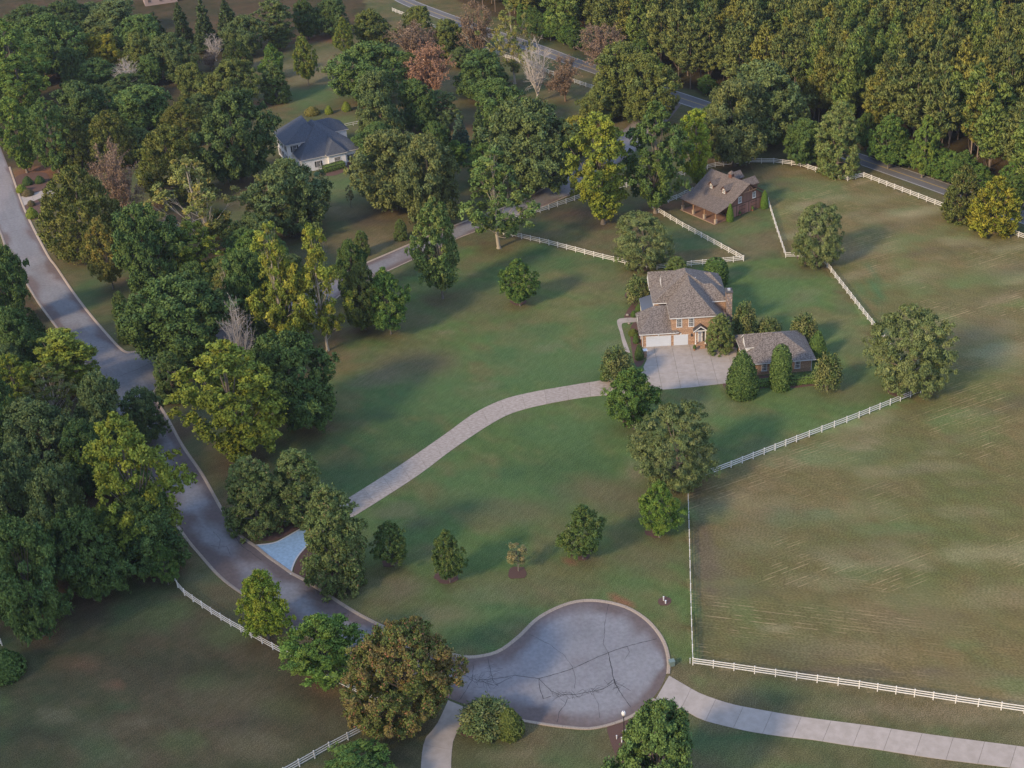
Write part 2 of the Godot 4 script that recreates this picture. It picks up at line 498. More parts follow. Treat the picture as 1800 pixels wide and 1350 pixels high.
	for e in [["bare", 14.0, 4.5, 12, 0.024, 0, Color.WHITE], ["haze", 14.0, 5.0, 30, 0.02, 1, Color(0.115, 0.085, 0.062)], ["orange", 15.0, 5.6, 14, 0.02, 5, Color(0.150, 0.090, 0.062)]]:
		var made := make_bare(hash(e[0]) % 1000, e[1], e[2], e[3], e[4], e[5], Color(e[6].r * 2.0, e[6].g * 2.0, e[6].b * 2.0))
		protos[e[0]] = [{"crown": made[0], "trunk": made[1], "H": e[1], "R": e[2]}]
	protos["crape"] = []
	for i in 2:
		var made := make_crape(40 + i, 5.2, 2.8, twice([Color(0.070, 0.092, 0.034), Color(0.095, 0.105, 0.042), Color(0.05, 0.075, 0.028)]))
		protos["crape"].append({"crown": made[0], "trunk": made[1], "H": 5.2, "R": 2.8})
	protos["cone"] = [{"crown": make_shrub(51, "egg", 8.8, 2.8, 9000, 0.17, twice([Color(0.03, 0.055, 0.017), Color(0.055, 0.085, 0.026)]), 0.09), "H": 8.8, "R": 2.8}]
	protos["column"] = [{"crown": make_shrub(52, "column", 8.7, 1.8, 6500, 0.17, twice([Color(0.034, 0.06, 0.018), Color(0.06, 0.092, 0.028)]), 0.09), "H": 8.7, "R": 1.8}]
	protos["ball"] = [{"crown": make_shrub(53, "egg", 2.2, 1.4, 2200, 0.10, twice([Color(0.04, 0.062, 0.022), Color(0.055, 0.078, 0.026)]), 0.07), "H": 2.2, "R": 1.4}]

const BARK := {"oak": Color(0.13, 0.11, 0.09), "willow": Color(0.15, 0.12, 0.1), "syc": Color(0.38, 0.34, 0.28), "limb": Color(0.46, 0.41, 0.35), "tulip": Color(0.2, 0.17, 0.14), "maple": Color(0.17, 0.15, 0.13), "birch": Color(0.24, 0.2, 0.16), "magn": Color(0.14, 0.12, 0.1), "cedar": Color(0.16, 0.1, 0.07),
	"ley": Color(0.14, 0.1, 0.08), "pine": Color(0.2, 0.155, 0.125), "edgepine": Color(0.27, 0.215, 0.18), "red": Color(0.15, 0.12, 0.1), "sap": Color(0.25, 0.22, 0.18), "bare": Color(0.46, 0.42, 0.39), "haze": Color(0.25, 0.175, 0.15), "orange": Color(0.30, 0.20, 0.16), "crape": Color(0.3, 0.22, 0.16)}

var tree_count := 0
func plant(kind: String, called: String, category: String, x: float, z: float, h: float, r: float, tint: String, label: String, group := "", lean := 0.0) -> Node3D:
	tree_count += 1
	var set_: Array = protos[kind]
	var p: Dictionary = set_[(tree_count * 7) % set_.size()]
	var o := thing(called, label, category, Vector3(x, 0, z), fmod(tree_count * 2.39996, TAU), group)
	if lean != 0.0:
		o.rotation = Vector3(0, 0, -lean)
	var wide := 1.0 if kind in ["cone", "column", "ball", "crape", "pine", "edgepine", "birch", "magn", "maple", "red"] else 1.05
	o.scale = Vector3(r * wide / p.R, h / p.H, r * wide / p.R)
	if p.get("trunk") != null:
		var bark: Color = BARK[kind]
		if kind == "haze" and tint == "brown":
			bark = Color(0.2, 0.135, 0.09)
		part("trunk", p.trunk, plain("bark %s %s" % [kind, tint if kind == "haze" else ""], bark, 0.9), o)
	if p.get("crown") != null:
		part("crown", p.crown, leaf_mat("" if kind == "haze" else tint), o)
	return o

# ---------------------------------------------------------------- paved things
func catmull(p: PackedVector2Array, per: int) -> PackedVector2Array:
	var out := PackedVector2Array()
	for i in p.size() - 1:
		var a := p[maxi(i - 1, 0)]
		var d := p[mini(i + 2, p.size() - 1)]
		for k in per:
			out.append(p[i].cubic_interpolate(p[i + 1], a, d, float(k) / per))
	out.append(p[p.size() - 1])
	return out

func pts(a: Array) -> PackedVector2Array:
	var out := PackedVector2Array()
	for i in range(0, a.size(), 2):
		out.append(Vector2(a[i], a[i + 1]))
	return out

# a road surface between two edges, with the wear and stains it has, and any shade painted in by tone
func ribbon(l: PackedVector2Array, r: PackedVector2Array, y: float, across: int, tone: Callable) -> ArrayMesh:
	var m := Mesher.new()
	var run := 0.0
	for i in l.size():
		if i > 0:
			run += ((l[i] + r[i]) * 0.5).distance_to((l[i - 1] + r[i - 1]) * 0.5)
		for k in across + 1:
			var t := float(k) / across
			var p := l[i].lerp(r[i], t)
			m.v.append(Vector3(p.x, y, p.y)); m.n.append(Vector3.UP)
			m.uv.append(Vector2(p.x, p.y)); m.c.append(tone.call(p, t, l[i].distance_to(r[i]), run))
	var flip := (r[0] - l[0]).cross(l[1] - l[0]) > 0.0
	for i in l.size() - 1:
		for k in across:
			var a := i * (across + 1) + k
			var q := [a, a + across + 1, a + across + 2, a, a + across + 2, a + 1]
			if flip:
				q.reverse()
			for e in q:
				m.idx.append(e)
	return m.done()

# kerb stones laid one by one along a line
func kerb(line: PackedVector2Array, side: float, parent: Node3D, m: Material, every := 3.0, width := 0.5) -> void:
	var c := Curve2D.new()
	for p in line:
		c.add_point(p)
	var total := c.get_baked_length()
	var count := int(total / every)
	for i in count:
		var me := Mesher.new()
		var a0 := i * total / count + 0.012
		var a1 := (i + 1) * total / count - 0.012
		var tone := Color.WHITE * rng.randf_range(0.88, 1.1)
		var steps := 3
		var rows := []
		for k in steps + 1:
			var s := lerpf(a0, a1, float(k) / steps)
			var p := c.sample_baked(s)
			var d := (c.sample_baked(minf(s + 0.2, total)) - c.sample_baked(maxf(s - 0.2, 0.0))).normalized()
			var nn := Vector2(-d.y, d.x) * side
			var row := []
			for e in [[0.0, -0.05], [0.0, 0.02], [width * 0.35, 0.1], [width * 0.9, 0.13], [width, 0.11], [width, -0.05]]:
				var q: Vector2 = p + nn * e[0]
				row.append(Vector3(q.x, e[1], q.y))
			rows.append(row)
		for k in steps:
			for e in 5:
				if side > 0.0:
					me.quad(rows[k][e], rows[k][e + 1], rows[k + 1][e + 1], rows[k + 1][e], tone)
				else:
					me.quad(rows[k + 1][e], rows[k + 1][e + 1], rows[k][e + 1], rows[k][e], tone)
		part("kerb_stone", me.done(), m, parent)

# concrete slabs between two edges, one mesh each
func slabs(l: PackedVector2Array, r: PackedVector2Array, size: float, parent: Node3D, m: Material, y := 0.05, split := 1) -> void:
	var lc := Curve2D.new()
	var rc := Curve2D.new()
	for p in l: lc.add_point(p)
	for p in r: rc.add_point(p)
	var ll := lc.get_baked_length()
	var rl := rc.get_baked_length()
	var n := maxi(1, int(round((ll + rl) * 0.5 / size)))
	var gap := 0.016 / size
	for i in n:
		for s in split:
			var poly := PackedVector2Array()
			var t0 := float(i) / n + gap / n
			var t1 := float(i + 1) / n - gap / n
			var s0 := float(s) / split + (0.006 if s > 0 else 0.0)
			var s1 := float(s + 1) / split - (0.006 if s < split - 1 else 0.0)
			for k in 4:
				var t := lerpf(t0, t1, k / 3.0)
				poly.append(lc.sample_baked(t * ll).lerp(rc.sample_baked(t * rl), s0))
			for k in 4:
				var t := lerpf(t1, t0, k / 3.0)
				poly.append(lc.sample_baked(t * ll).lerp(rc.sample_baked(t * rl), s1))
			var me := Mesher.new()
			me.prism(poly, -0.05, y, Color.WHITE * rng.randf_range(0.92, 1.07))
			part("concrete_slab", me.done(), m, parent)

func crack(line: Array, width: float, parent: Node3D, m: Material) -> void:
	var p := pts(line)
	var out := PackedVector2Array()
	for i in p.size() - 1:
		var n := maxi(2, int(p[i].distance_to(p[i + 1]) / 0.5))
		for k in n:
			out.append(p[i].lerp(p[i + 1], float(k) / n) + Vector2(rng.randf_range(-1, 1), rng.randf_range(-1, 1)) * 0.05)
	out.append(p[p.size() - 1])
	var me := Mesher.new()
	for i in out.size() - 1:
		var d := (out[i + 1] - out[i]).normalized()
		var s := Vector2(-d.y, d.x) * width * 0.5 * rng.randf_range(0.6, 1.3)
		var a := out[i] - d * 0.02
		var b := out[i + 1] + d * 0.02
		me.quad(Vector3(a.x - s.x, 0.014, a.y - s.y), Vector3(b.x - s.x, 0.014, b.y - s.y), Vector3(b.x + s.x, 0.014, b.y + s.y), Vector3(a.x + s.x, 0.014, a.y + s.y))
	part("crack", me.done(), m, parent)

# ---------------------------------------------------------------- fences
var post_mesh: ArrayMesh
var rail_mesh: ArrayMesh
func fence(line: Array, label: String, m: Material, every := 2.42, tall := 1.0) -> void:
	var p := pts(line)
	var o := thing("board_fence", label, "fence", Vector3(p[0].x, 0, p[0].y), 0.0, "white board fences")
	var spots := PackedVector2Array()
	for i in p.size() - 1:
		var n := maxi(1, int(round(p[i].distance_to(p[i + 1]) / every)))
		for k in n:
			spots.append(p[i].lerp(p[i + 1], float(k) / n))
	spots.append(p[p.size() - 1])
	for i in spots.size():
		var q := spots[i] - p[0]
		var e := part("post", post_mesh, m, o, Vector3(q.x, 0, q.y))
		var d := (spots[mini(i + 1, spots.size() - 1)] - spots[maxi(i - 1, 0)]).normalized()
		e.rotation.y = -d.angle() + rng.randf_range(-0.05, 0.05)
		e.scale.y = tall
		if i == spots.size() - 1:
			break
		var b := spots[i + 1] - spots[i]
		for h in [0.40, 0.78, 1.16]:
			var r := part("rail", rail_mesh, m, o, Vector3(q.x + b.x * 0.5, h * tall + rng.randf_range(-0.012, 0.012), q.y + b.y * 0.5))
			r.rotation.y = -b.angle()
			r.rotation.z = rng.randf_range(-0.004, 0.004)
			r.scale.x = b.length() - 0.11

# ---------------------------------------------------------------- building parts (built in a building's own axes: x along the front, z towards the viewer, so that «deeper» is -z)
func wall_box(parent: Node3D, m: Material, u0: float, u1: float, v0: float, v1: float, y0: float, y1: float, called := "wall") -> MeshInstance3D:
	return part(called, box_mesh(Vector3(u0, y0, -v1), Vector3(u1, y1, -v0)), m, parent)

# a roof plane with thickness over a polygon of 3D points
func roof_plane(parent: Node3D, m: Material, trim: Material, p: Array, called := "roof") -> MeshInstance3D:
	var nn: Vector3 = ((p[2] - p[0]) as Vector3).cross(p[1] - p[0]).normalized()
	if nn.y < 0.0:
		p = p.duplicate()
		p.reverse()
		nn = -nn
	var me := Mesher.new()
	var lowest := 1e9
	for q in p: lowest = minf(lowest, q.y)
	var along := Vector3.UP.cross(nn).normalized()
	var up := nn.cross(along).normalized()
	var k := me.v.size()
	for q in p:
		me.v.append(q); me.n.append(nn); me.c.append(Color.WHITE)
		me.uv.append(Vector2(along.dot(q), -up.dot(q)))
	for i in range(1, p.size() - 1):
		me.idx.append(k); me.idx.append(k + i); me.idx.append(k + i + 1)
	var low := []
	for q in p: low.append(q - Vector3(0, 0.16, 0))
	for i in range(1, p.size() - 1):
		me.tri(low[0], low[i + 1], low[i])
	var o := part(called, me.done(), m, parent)
	var ed := Mesher.new()
	for i in p.size():
		var a: Vector3 = p[i]
		var b: Vector3 = p[(i + 1) % p.size()]
		var out := (b - a).cross(nn).normalized() * 0.012
		if nn.dot((b - a).cross(p[(i + 2) % p.size()] - a)) < 0.0:
			pass
		ed.quad(b - Vector3(0, 0.20, 0) - out, b - out - Vector3(0, 0.015, 0), a - out - Vector3(0, 0.015, 0), a - Vector3(0, 0.20, 0) - out)
	part("fascia", ed.done(), trim, o)
	return o

func gable_end(parent: Node3D, m: Material, a: Vector3, b: Vector3, top: Vector3, depth: Vector3, called := "gable") -> void:
	var me := Mesher.new()
	var nn := (b - a).cross(top - a)
	if nn.dot(depth) > 0.0:      # depth points inwards, the front faces the other way
		var s := a
		a = b; b = s
	me.tri(a, top, b)
	me.tri(a + depth, b + depth, top + depth)
	me.quad(a + depth, top + depth, top, a); me.quad(b, top, top + depth, b + depth); me.quad(a, b, b + depth, a + depth)
	part(called, me.done(), m, parent)

# a sash window facing along -out; at is the middle of its sill line on the wall's outer face
func window(parent: Node3D, at: Vector3, along: Vector3, w: float, h: float, frame_m: Material, glass_m: Material, shutter: Material = null, cols := 3, rows := 4) -> void:
	var out := along.cross(Vector3.UP).normalized()
	if shutter == frame_m:
		pass
	var fr := Mesher.new()
	var bar := func(c: Vector3, a: Vector3, half_w: float, half_h: float, d0: float, d1: float, me: Mesher) -> void:
		var p := []
		for s in [[-1, -1], [1, -1], [1, 1], [-1, 1]]:
			p.append(c + a * half_w * s[0] + Vector3(0, half_h * s[1], 0))
		var f := []
		for q in p: f.append(q + out * d1)
		me.quad(f[0], f[3], f[2], f[1])
		for i in 4:
			var j := (i + 1) % 4
			me.quad(f[i], f[j], p[j] + out * d0, p[i] + out * d0)
	var mid := at + Vector3(0, h * 0.5, 0)
	bar.call(at + Vector3(0, -0.06, 0), along, w * 0.5 + 0.14, 0.07, -0.02, 0.14, fr)
	bar.call(at + Vector3(0, h + 0.05, 0), along, w * 0.5 + 0.1, 0.08, -0.02, 0.08, fr)
	for s in [-1.0, 1.0]:
		bar.call(mid + along * s * (w * 0.5 + 0.04), along, 0.06, h * 0.5, -0.02, 0.07, fr)
	bar.call(mid, along, w * 0.5, 0.035, -0.02, 0.06, fr)
	for i in range(1, cols):
		bar.call(mid + along * (-w * 0.5 + w * i / cols), along, 0.018, h * 0.5, -0.02, 0.045, fr)
	for i in range(1, rows):
		if i * 2 != rows:
			bar.call(at + Vector3(0, h * i / rows, 0), along, w * 0.5, 0.016, -0.02, 0.042, fr)
	var o := part("window", fr.done(), frame_m, parent)
	var gl := Mesher.new()
	bar.call(mid, along, w * 0.5, h * 0.5, 0.0, 0.02, gl)
	part("pane", gl.done(), glass_m, o)
	if shutter != null:
		for s in [-1.0, 1.0]:
			var sh := Mesher.new()
			bar.call(mid + along * s * (w * 0.5 + 0.1 + w * 0.22), along, w * 0.2, h * 0.5, 0.0, 0.06, sh)
			part("shutter", sh.done(), shutter, o)

func hip(parent: Node3D, m: Material, trim: Material, u0: float, u1: float, v0: float, v1: float, ye: float, ra: Vector3, rb: Vector3) -> void:
	# footprint u0..u1, v0..v1 with eaves at ye; ridge from ra to rb given as (u, height, v), ra towards the front (or the left)
	var f := func(u: float, v: float) -> Vector3: return Vector3(u, ye, -v)
	var A := Vector3(ra.x, ra.y, -ra.z)
	var B := Vector3(rb.x, rb.y, -rb.z)
	if absf(ra.z - rb.z) >= absf(ra.x - rb.x):
		roof_plane(parent, m, trim, [f.call(u0, v0), A, f.call(u1, v0)])
		roof_plane(parent, m, trim, [f.call(u1, v1), B, f.call(u0, v1)])
		if A.distance_to(B) > 0.05:
			roof_plane(parent, m, trim, [f.call(u0, v1), B, A, f.call(u0, v0)])
			roof_plane(parent, m, trim, [f.call(u1, v0), A, B, f.call(u1, v1)])
		else:
			roof_plane(parent, m, trim, [f.call(u0, v1), A, f.call(u0, v0)])
			roof_plane(parent, m, trim, [f.call(u1, v0), A, f.call(u1, v1)])
	else:
		roof_plane(parent, m, trim, [f.call(u0, v0), A, B, f.call(u1, v0)])
		roof_plane(parent, m, trim, [f.call(u1, v1), B, A, f.call(u0, v1)])
		roof_plane(parent, m, trim, [f.call(u0, v1), A, f.call(u0, v0)])
		roof_plane(parent, m, trim, [f.call(u1, v0), B, f.call(u1, v1)])

# a small gable (dormer) that faces -x (dirx = -1), or -z/+z by turn; built from a front face back into the main slope
func gable_dormer(parent: Node3D, roof_m: Material, face_m: Material, trim: Material, at: Vector3, face: Vector3, w: float, wall_h: float, rise: float, back: float, called := "dormer", over := 0.3) -> Node3D:
	var side := face.cross(Vector3.UP).normalized()
	var a := at - side * w * 0.5
	var b := at + side * w * 0.5
	var bk := -face * back
	var me := Mesher.new()
	var up := Vector3(0, wall_h, 0)
	var top := at + Vector3(0, wall_h + rise, 0)
	me.quad(a, a + up, b + up, b)
	me.tri(a + up, top, b + up)
	me.quad(a + bk, a + bk + up, a + up, a)
	me.quad(b, b + up, b + bk + up, b + bk)
	var o := part(called, me.done(), face_m, parent)
	var ov := face * over
	var lap := 1.0 + 0.5 / w
	var drop := Vector3(0, -rise * 0.5 / w, 0)
	var ea := at - side * w * 0.5 * lap + up + drop
	var eb := at + side * w * 0.5 * lap + up + drop
	var lift := Vector3(0, 0.19, 0)
	roof_plane(o, roof_m, trim, [ea + ov + lift, top + ov + lift, top + bk + lift, ea + bk + lift], "dormer_roof")
	roof_plane(o, roof_m, trim, [top + ov + lift, eb + ov + lift, eb + bk + lift, top + bk + lift], "dormer_roof")
	return o

const FENCES := [
	["long white fence along the bottom drive, at the south side of the right pasture", [21.24, -133.49, 26.41, -131.84, 34.13, -129.29, 41.69, -126.91, 50.33, -123.94, 60.64, -120.47, 70.55, -117.02]],
	["white fence seen nearly end-on at the left side of the right pasture", [21.24, -133.49, 22.57, -143.64, 24.67, -158.99, 26.86, -175.12]],
	["slanting white fence from the river birch to the orange chairs", [26.86, -175.12, 34.43, -178.67, 46.4, -184.67, 58.35, -190.51, 70.78, -197.02]],
	["white fence running from the orange chairs up to the mulch bed corner", [70.78, -197.02, 70.28, -207.33, 69.59, -218.26, 68.54, -229.39, 67.51, -240.88, 66.46, -253.53]],
	["short white fence piece beside the mulch bed under the round olive tree", [66.46, -253.53, 62.93, -253.87, 59.57, -254.45]],
	["white fence from the barn's right corner down to the mulch bed", [59.57, -254.45, 60.5, -267.52, 61.77, -283.63]],
	["white fence slanting below the barn porch", [35.32, -284.95, 40.62, -273.62, 45.93, -263.52, 50.64, -254.32]],
	["short white fence left of the barn under the trees", [35.32, -284.95, 41.51, -289.53, 45.94, -293.19]],
	["white fence behind the brick house and across the lawn to the sycamore", [50.64, -254.32, 41.9, -253.87, 32.21, -253.31, 28.02, -255.42, 21.48, -260.24, 10.41, -269.54, -1.32, -278.43]],
	["white fence beside the side street at the paddock corner", [3.05, -284.37, 11.62, -289.08, 20.07, -294.68, 28.27, -298.04, 33.58, -300.23]],
	["white fence curving round the far pasture behind the barn", [43.58, -303.02, 49.58, -305.92, 53.65, -307.75, 62.23, -308.69, 68.02, -307.51, 73.82, -304.05, 77.92, -298.02, 82.54, -293.12]],
	["long white fence beside the country road and the two cedars", [82.54, -293.12, 86.67, -294.46, 97.76, -275.8, 104.0, -265.09, 109.38, -255.99, 117.42, -243.0]],
	["white fence of the lower left pasture beside the street", [-53.37, -161.7, -51.87, -158.15, -50.5, -156.14, -48.97, -154.54, -45.8, -151.38, -42.56, -148.4, -35.88, -142.76, -30.72, -138.53, -26.57, -135.09, -22.56, -131.98, -18.52, -128.84]],
	["white fence running out of the photo at the bottom left", [-18.52, -128.84, -21.92, -125.94, -26.37, -123.04, -31.73, -119.3, -35.61, -116.56]],
	["far white fence along the country road at the top", [-32.36, -475.54, -16.92, -449.63, -7.97, -435.78, -1.15, -420.58, 12.36, -399.85, 23.26, -382.76, 30.64, -372.09]],
	["tiny stub of white fence at the left edge by the dark shrub", [-79.77, -149.98, -77.42, -148.99, -75.14, -147.89]]]
const PATCHES := [
	[8.7, -216.6, 20.0, 12.7, 0.15, "green", 0.85],
	[18.2, -226.3, 6.6, 18.2, 0.15, "green", 0.73],
	[-12.5, -207.3, 18.6, 10.9, 0.14, "green", 0.61],
	[-20.3, -195.0, 11.9, 12.7, 0.14, "deep", 0.73],
	[-27.4, -183.8, 7.7, 8.4, 0.13, "deep", 0.73],
	[-19.1, -220.7, 12.0, 7.6, 0.15, "brown", 0.67],
	[-8.1, -245.1, 12.9, 10.2, 0.16, "brown", 0.61],
	[-21.9, -239.8, 9.3, 9.9, 0.16, "brown", 0.61],
	[4.0, -228.5, 10.0, 5.7, 0.15, "green", 0.61],
	[12.2, -234.3, 6.8, 12.0, 0.16, "bright", 0.30],
	[-4.9, -177.6, 14.7, 9.5, 0.13, "green", 0.55],
	[6.5, -182.7, 12.1, 9.1, 0.13, "deep", 0.55],
	[9.1, -192.8, 9.7, 7.2, 0.14, "green", 0.73],
	[-1.5, -171.0, 10.7, 4.5, 0.13, "brown", 0.55],
	[11.5, -175.5, 7.3, 4.7, 0.13, "brown", 0.49],
	[19.2, -179.4, 2.8, 4.1, 0.13, "tan", 0.61],
	[16.5, -171.7, 7.1, 6.1, 0.13, "brown", 0.61],
	[-19.5, -171.7, 5.5, 6.1, 0.12, "deep", 0.73],
	[-12.3, -173.9, 7.3, 4.6, 0.13, "deep", 0.49],
	[-6.4, -146.9, 11.3, 6.1, 0.11, "green", 0.61],
	[-8.1, -142.3, 7.1, 4.7, 0.11, "deep", 0.73],
	[-20.5, -153.6, 5.9, 4.6, 0.12, "brown", 0.55],
	[-13.8, -150.3, 5.8, 3.2, 0.11, "bright", 0.30],
	[1.9, -151.0, 8.2, 3.8, 0.12, "brown", 0.43],
	[13.4, -150.9, 5.7, 5.1, 0.12, "green", 0.30],
	[17.4, -157.1, 5.0, 5.4, 0.12, "brown", 0.43],
	[20.6, -250.9, 13.0, 8.0, 0.17, "brown", 0.49],
	[11.7, -260.8, 12.2, 7.0, 0.17, "deep", 0.61],
	[54.7, -237.4, 10.0, 13.7, 0.16, "green", 0.67],
	[59.1, -217.7, 7.3, 11.0, 0.15, "green", 0.55],
	[57.9, -247.3, 8.0, 4.0, 0.17, "brown", 0.49],
	[66.7, -235.4, 2.2, 12.4, 0.16, "brown", 0.37],
	[58.1, -201.0, 8.8, 7.8, 0.14, "brown", 0.49],
	[43.1, -191.7, 11.4, 5.4, 0.14, "green", 0.37],
	[34.2, -196.7, 5.9, 5.6, 0.14, "green", 0.49],
	[39.5, -183.4, 10.1, 6.8, 0.13, "deep", 0.43],
	[47.0, -179.0, 10.8, 3.3, 0.13, "hay", 0.19],
	[52.8, -179.9, 10.8, 5.0, 0.13, "green", 0.37],
	[56.9, -174.4, 5.3, 2.4, 0.13, "hay", 0.25],
	[67.0, -174.7, 6.2, 2.3, 0.13, "hay", 0.22],
	[75.7, -187.2, 5.5, 7.2, 0.14, "bright", 0.22],
	[50.6, -164.4, 10.2, 3.7, 0.13, "hay", 0.17],
	[54.5, -159.6, 7.5, 2.0, 0.12, "green", 0.43],
	[67.4, -162.3, 6.7, 2.7, 0.13, "hay", 0.15],
	[55.9, -152.5, 8.8, 3.0, 0.12, "hay", 0.12],
	[26.6, -156.0, 2.1, 14.8, 0.12, "purple", 0.73],
	[23.4, -138.8, 1.5, 6.9, 0.11, "dark", 0.49],
	[27.3, -150.6, 4.9, 7.7, 0.12, "brown", 0.37],
	[34.8, -159.2, 5.0, 4.2, 0.12, "hay", 0.12],
	[45.2, -153.1, 2.4, 1.9, 0.12, "hay", 0.22],
	[56.9, -150.4, 2.0, 1.6, 0.12, "hay", 0.25],
	[43.0, -147.5, 1.2, 1.8, 0.12, "bright", 0.37],
	[48.7, -150.7, 4.8, 3.9, 0.12, "green", 0.30],
	[29.6, -145.3, 3.2, 6.1, 0.11, "bright", 0.24],
	[33.7, -134.2, 8.9, 2.8, 0.11, "dark", 0.43],
	[41.8, -130.1, 15.9, 1.7, 0.11, "purple", 0.55],
	[55.9, -127.5, 10.7, 2.1, 0.11, "brown", 0.37],
	[52.3, -140.3, 12.1, 6.0, 0.11, "brown", 0.37],
	[48.2, -154.8, 16.2, 2.7, 0.12, "hay", 0.07],
	[88.0, -208.9, 6.0, 12.8, 0.15, "green", 0.24],
	[87.0, -242.3, 13.3, 10.5, 0.17, "bright", 0.15],
	[101.0, -242.6, 8.8, 5.3, 0.17, "hay", 0.14],
	[82.7, -259.9, 9.4, 8.7, 0.18, "bright", 0.22],
	[83.6, -281.8, 7.6, 4.9, 0.19, "hay", 0.19],
	[90.0, -272.4, 5.5, 3.1, 0.18, "hay", 0.22],
	[97.2, -255.8, 6.9, 3.4, 0.18, "hay", 0.30],
	[74.5, -239.2, 1.2, 15.3, 0.17, "deep", 0.92],
	[70.2, -234.8, 1.2, 9.9, 0.16, "deep", 0.49],
	[71.5, -220.2, 1.5, 4.5, 0.16, "green", 0.49],
	[81.1, -238.1, 2.2, 15.3, 0.17, "bright", 0.22],
	[75.2, -290.3, 9.1, 10.3, 0.19, "green", 0.49],
	[66.2, -292.1, 5.2, 10.3, 0.19, "deep", 0.37],
	[87.3, -222.3, 10.4, 16.3, 0.16, "brown", 0.30],
	[45.8, -266.5, 7.4, 7.4, 0.18, "green", 0.61],
	[54.2, -271.1, 6.2, 7.6, 0.18, "bright", 0.37],
	[54.9, -261.9, 4.8, 5.8, 0.18, "hay", 0.11],
	[39.9, -286.8, 7.8, 3.3, 0.19, "red", 0.61],
	[24.0, -286.4, 15.7, 4.6, 0.19, "litter", 0.61],
	[15.9, -284.6, 9.2, 4.5, 0.18, "red", 0.37],
	[25.6, -276.4, 7.7, 6.2, 0.18, "brown", 0.37],
	[37.3, -268.1, 7.4, 8.9, 0.18, "green", 0.61],
	[2.4, -274.3, 7.7, 4.3, 0.18, "litter", 0.49],
	[-122.4, -338.8, 9.8, 7.1, 0.20, "red", 0.92],
	[-121.5, -324.9, 3.8, 16.6, 0.19, "litter", 0.61],
	[-81.8, -308.1, 13.2, 6.0, 0.19, "litter", 0.85],
	[-77.6, -300.3, 8.6, 5.0, 0.18, "red", 0.61],
	[-94.5, -279.2, 8.2, 7.7, 0.17, "bright", 0.18],
	[-93.3, -285.2, 8.3, 6.6, 0.17, "red", 0.43],
	[-83.5, -267.1, 3.9, 3.0, 0.17, "red", 0.43],
	[-90.3, -261.3, 6.5, 11.6, 0.16, "green", 0.37],
	[-64.0, -383.6, 8.8, 5.3, 0.22, "red", 0.92],
	[-56.0, -446.3, 12.0, 5.4, 0.25, "red", 0.61],
	[-78.2, -426.3, 15.5, 8.9, 0.24, "tan", 0.61],
	[-53.2, -414.2, 15.0, 24.0, 0.24, "tan", 0.43],
	[-54.2, -386.6, 15.8, 12.8, 0.23, "green", 0.61],
	[-25.9, -351.0, 9.6, 4.5, 0.21, "pink", 0.61],
	[-10.3, -387.0, 8.6, 10.7, 0.23, "brown", 0.61],
	[-23.1, -364.4, 9.9, 9.6, 0.22, "litter", 0.61],
	[-39.0, -316.4, 10.3, 15.3, 0.19, "green", 0.61],
	[-34.9, -297.5, 8.4, 4.9, 0.19, "brown", 0.61],
	[-31.7, -290.1, 8.2, 4.7, 0.18, "purple", 0.73],
	[-41.3, -309.3, 5.8, 5.9, 0.19, "bright", 0.30],
	[-42.2, -361.5, 8.3, 6.7, 0.22, "bright", 0.49],
	[21.9, -364.0, 9.7, 7.7, 0.22, "bright", 0.37],
	[5.6, -358.0, 16.0, 7.5, 0.22, "litter", 0.49],
	[-5.6, -348.9, 9.5, 6.3, 0.21, "litter", 0.61],
	[-16.8, -372.9, 10.1, 5.0, 0.22, "pink", 0.49],
	[-19.7, -443.5, 9.8, 9.4, 0.26, "litter", 0.61],
	[-59.3, -204.1, 4.2, 5.9, 0.14, "litter", 0.73],
	[-34.4, -198.8, 7.1, 7.5, 0.14, "litter", 0.55],
	[-33.3, -222.9, 6.7, 6.7, 0.15, "red", 0.37],
	[-33.0, -234.3, 5.8, 4.8, 0.15, "red", 0.37],
	[-30.9, -236.3, 3.5, 2.4, 0.16, "pink", 0.61],
	[-48.1, -180.0, 1.3, 4.9, 0.13, "red", 0.61],
	[-63.7, -143.1, 4.9, 2.2, 0.11, "red", 0.27],
	[-61.8, -141.8, 2.1, 1.2, 0.11, "red", 0.61],
	[-57.1, -138.1, 1.2, 1.2, 0.11, "red", 0.79],
	[-70.3, -141.0, 4.9, 1.7, 0.11, "pink", 0.24],
	[-55.2, -152.4, 10.2, 6.6, 0.11, "green", 0.30],
	[-49.6, -139.9, 12.8, 4.7, 0.11, "dark", 0.37],
	[-39.3, -133.3, 9.2, 4.4, 0.10, "brown", 0.43],
	[-38.7, -129.1, 6.8, 2.7, 0.10, "purple", 0.49],
	[-31.4, -130.4, 6.1, 3.2, 0.10, "bright", 0.15],
	[-62.9, -130.5, 9.2, 4.3, 0.10, "dark", 0.49],
	[-54.1, -124.6, 10.4, 2.0, 0.10, "brown", 0.37],
	[-44.5, -137.1, 4.7, 2.3, 0.11, "bright", 0.12],
	[-53.8, -162.9, 3.6, 4.3, 0.12, "litter", 0.55],
	[-64.6, -153.5, 6.9, 3.2, 0.11, "purple", 0.49],
	[-29.8, -135.8, 1.2, 1.2, 0.11, "red", 0.92],
	[-27.2, -133.4, 1.2, 1.2, 0.10, "red", 0.92],
	[-22.4, -129.4, 3.8, 2.1, 0.10, "litter", 0.61],
	[-49.4, -159.6, 3.5, 1.7, 0.12, "tan", 0.37],
	[-44.6, -159.0, 1.7, 1.4, 0.12, "pink", 0.49],
	[12.3, -147.9, 1.2, 1.2, 0.11, "red", 0.92],
	[14.1, -147.1, 1.2, 1.2, 0.11, "red", 0.92],
	[6.5, -157.7, 1.2, 1.2, 0.12, "red", 0.85],
